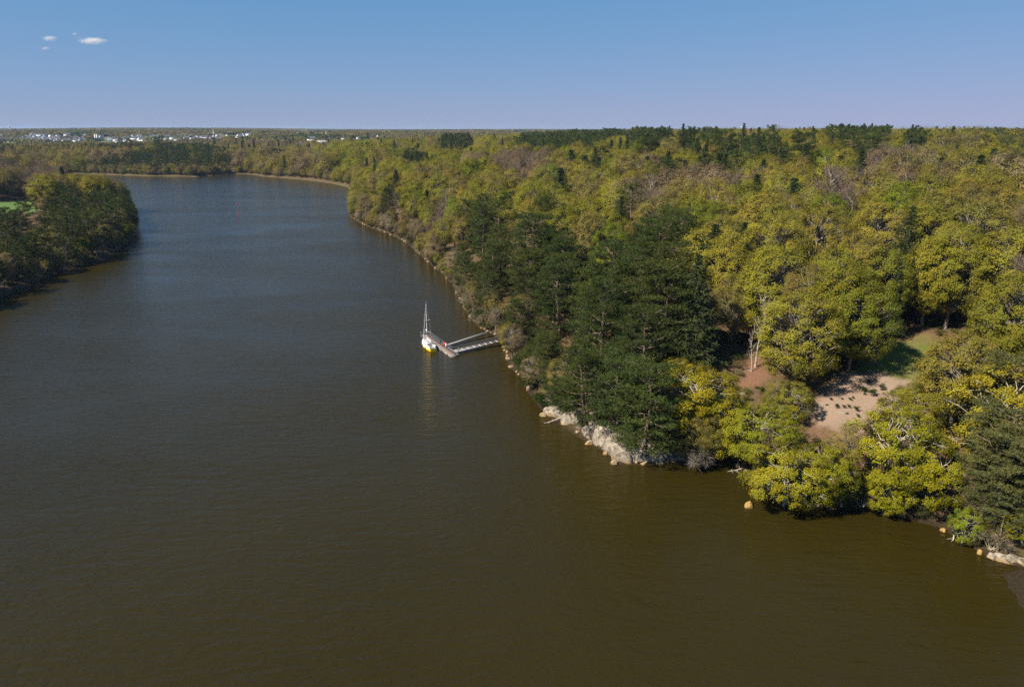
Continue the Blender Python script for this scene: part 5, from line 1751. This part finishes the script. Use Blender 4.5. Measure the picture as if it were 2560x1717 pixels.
copses = []
for i in range(4):
    me = copse_mesh(400 + i)
    x, y, z = on_ray((640 + i * 55) / K, 349 / K, 8)
    o = add('copse', me, None, (x, y, z)); o.scale = (34, 30, 15)
    o.color = tint(('olive', 'brown', 'yellow', 'olive')[i])
    tag(o, ('olive copse in the valley right of the church', 'brownish copse in the valley left of the mansion', 'yellow-green copse near the pale roofed lodge', 'tan copse next to the white mansion')[i], 'copse')
    copses.append(o)
rows = np.geomspace(1850, 10200, 150)
cc = []
for r_i in rows:
    st = max(16.0, r_i * 0.0062)
    aa = np.arange(R_(-42), R_(42), st / r_i)
    aa = aa + rng.uniform(-.4, .4, len(aa)) * st / r_i
    rr = r_i * (1 + rng.uniform(-.005, .005, len(aa)))
    cc.append(np.stack([np.sin(aa) * rr, np.cos(aa) * rr, np.full(len(aa), st)], 1))
cc = np.concatenate(cc)
hxa = np.array(hx)
keep = np.ones(len(cc), bool)
px_, py_ = project(cc[:, 0], cc[:, 1], ground(cc[:, 0], cc[:, 1]) + 6)
for (x0, x1, y0, y1, n, lab) in towns:
    inb = (px_ * K > x0 - 4) & (px_ * K < x1 + 4) & (py_ * K > y0 - 1) & (py_ * K < y1 + 4)
    keep &= ~(inb & (rng.random(len(cc)) < (0.9 if n > 15 else 0.75)))
for (x0, x1, y0, y1) in ((238, 285, 338, 360), (530, 541, 330, 345), (772, 832, 346, 364)):
    keep &= ~((px_ * K > x0) & (px_ * K < x1) & (py_ * K > y0) & (py_ * K < y1))
fld_ = wob(cc[:, 0], cc[:, 1], 260, 21.0) + wob(cc[:, 0], cc[:, 1], 90, 4.0) * 0.5
keep &= ~((fld_ > 0.62) & (np.hypot(cc[:, 0], cc[:, 1]) > 2300))
cc = cc[keep]; fld_ = fld_[keep]
zz = ground(cc[:, 0], cc[:, 1])
tn = wob(cc[:, 0], cc[:, 1], 150, 31.0)
tints = [tint('pine' if v + random.gauss(0, .25) > 0.55 else ('brown' if v + random.gauss(0, .4) < -0.25 else ('olive' if random.random() < .7 else 'yellow'))) for v in tn]
hs = rng.uniform(9, 16, len(cc))
woodland('far_country_woods', np.stack([cc[:, 0], cc[:, 1], zz - 1], 1), np.stack([cc[:, 2] * 1.7, cc[:, 2] * 1.7, hs], 1), rng.uniform(0, 6.28, len(cc)), tints, copses, M['leaf_i'], 'woods and hedges of the far country up to the horizon')
print('far copses', len(cc), 'houses', len(hx), [round(float(np.hypot(*h))) for h in hx[::25]])

# small fair-weather clouds
m = bpy.data.materials.new('cloud'); m.use_nodes = True; t = m.node_tree
t.nodes.remove(t.nodes['Principled BSDF'])
pv = t.nodes.new('ShaderNodeVolumePrincipled')
pv.inputs['Color'].default_value = (1, 0.97, 0.95, 1)
pv.inputs['Anisotropy'].default_value = 0.0
ob = t.nodes.new('ShaderNodeTexCoord').outputs['Object']
ln = t.nodes.new('ShaderNodeVectorMath'); ln.operation = 'LENGTH'; t.links.new(ob, ln.inputs[0])
nz = noise(t, ob, 1.6, 4, 0.6)
den = math_(t, 'SUBTRACT', math_(t, 'MULTIPLY', nz, 1.9), math_(t, 'MULTIPLY_ADD', ln.outputs['Value'], 1.0, 0.20))
den = math_(t, 'MULTIPLY', math_(t, 'MAXIMUM', den, 0.0), 0.018)
t.links.new(den, pv.inputs['Density'])
t.links.new(pv.outputs[0], t.nodes['Material Output'].inputs['Volume'])
for k, (px_, py_, w_, h_) in enumerate(((230, 102, 66, 15), (123, 96, 36, 12), (186, 85, 14, 8), (113, 121, 22, 8))):
    Yc = 7000.0
    d = ray(px_, py_); q = d / d[1] * Yc; q[2] += CAM_H
    bm = bmesh.new(); bmesh.ops.create_icosphere(bm, subdivisions=3, radius=1.0)
    for v in bm.verts:
        v.co *= 1 + 0.16 * math.sin(4 * v.co.x + k) * math.cos(3 * v.co.y + 2 * v.co.z)
    me = bpy.data.meshes.new('cloud'); bm.to_mesh(me); bm.free(); me.materials.append(m)
    o = add('cloud', me, None, tuple(q)); pm_ = Yc / FPX / 0.954
    o.scale = (w_ * 0.62 * pm_, w_ * 0.4 * pm_, h_ * 0.62 * pm_)
    tag(o, ('longest of the small pale clouds in the clear sky', 'second small pale cloud left of the longest one', 'tiny cloud wisp just above the longest cloud', 'faint cloud wisp below the second cloud')[k], 'cloud')

# ------------------------------------------------------------------ haze
hb = MB(); hb.box((0, 5400, 45), (20500, 12400, 100))
m = bpy.data.materials.new('haze'); m.use_nodes = True; t = m.node_tree
t.nodes.remove(t.nodes['Principled BSDF'])
pv = t.nodes.new('ShaderNodeVolumePrincipled')
pv.inputs['Color'].default_value = (0.45, 0.66, 1.0, 1)
pv.inputs['Density'].default_value = 0.000034
pv.inputs['Anisotropy'].default_value = 0.1
t.links.new(pv.outputs[0], t.nodes['Material Output'].inputs['Volume'])
o = add('haze', hb.mesh('haze', m)); tag(o, 'pale blue air haze over the far country', 'haze', None, 'stuff')
o.visible_shadow = True

# dead wood scattered on the bare ground of the clearing
for k, (a_, b_) in enumerate(((1900, 905), (1945, 880), (1985, 895), (1925, 945), (1880, 935), (1715, 850), (2020, 880))):
    x, y, z = on_ray(a_, b_)
    an = random.uniform(0, 3.14); L = random.uniform(1.2, 2.6)
    st_ = limb('fallen_stick', [np.array((x + math.cos(an) * L * q, y + math.sin(an) * L * q, gz(x + math.cos(an) * L * q, y + math.sin(an) * L * q) + 0.1)) for q in (0, 0.4, 0.75, 1.0)], 0.09,
         'pale dead stick on the red earth patch' if k == 5 else 'pale dead stick on the bare pink clearing')
    if k != 5: st_['group'] = 'sticks on the bare clearing'
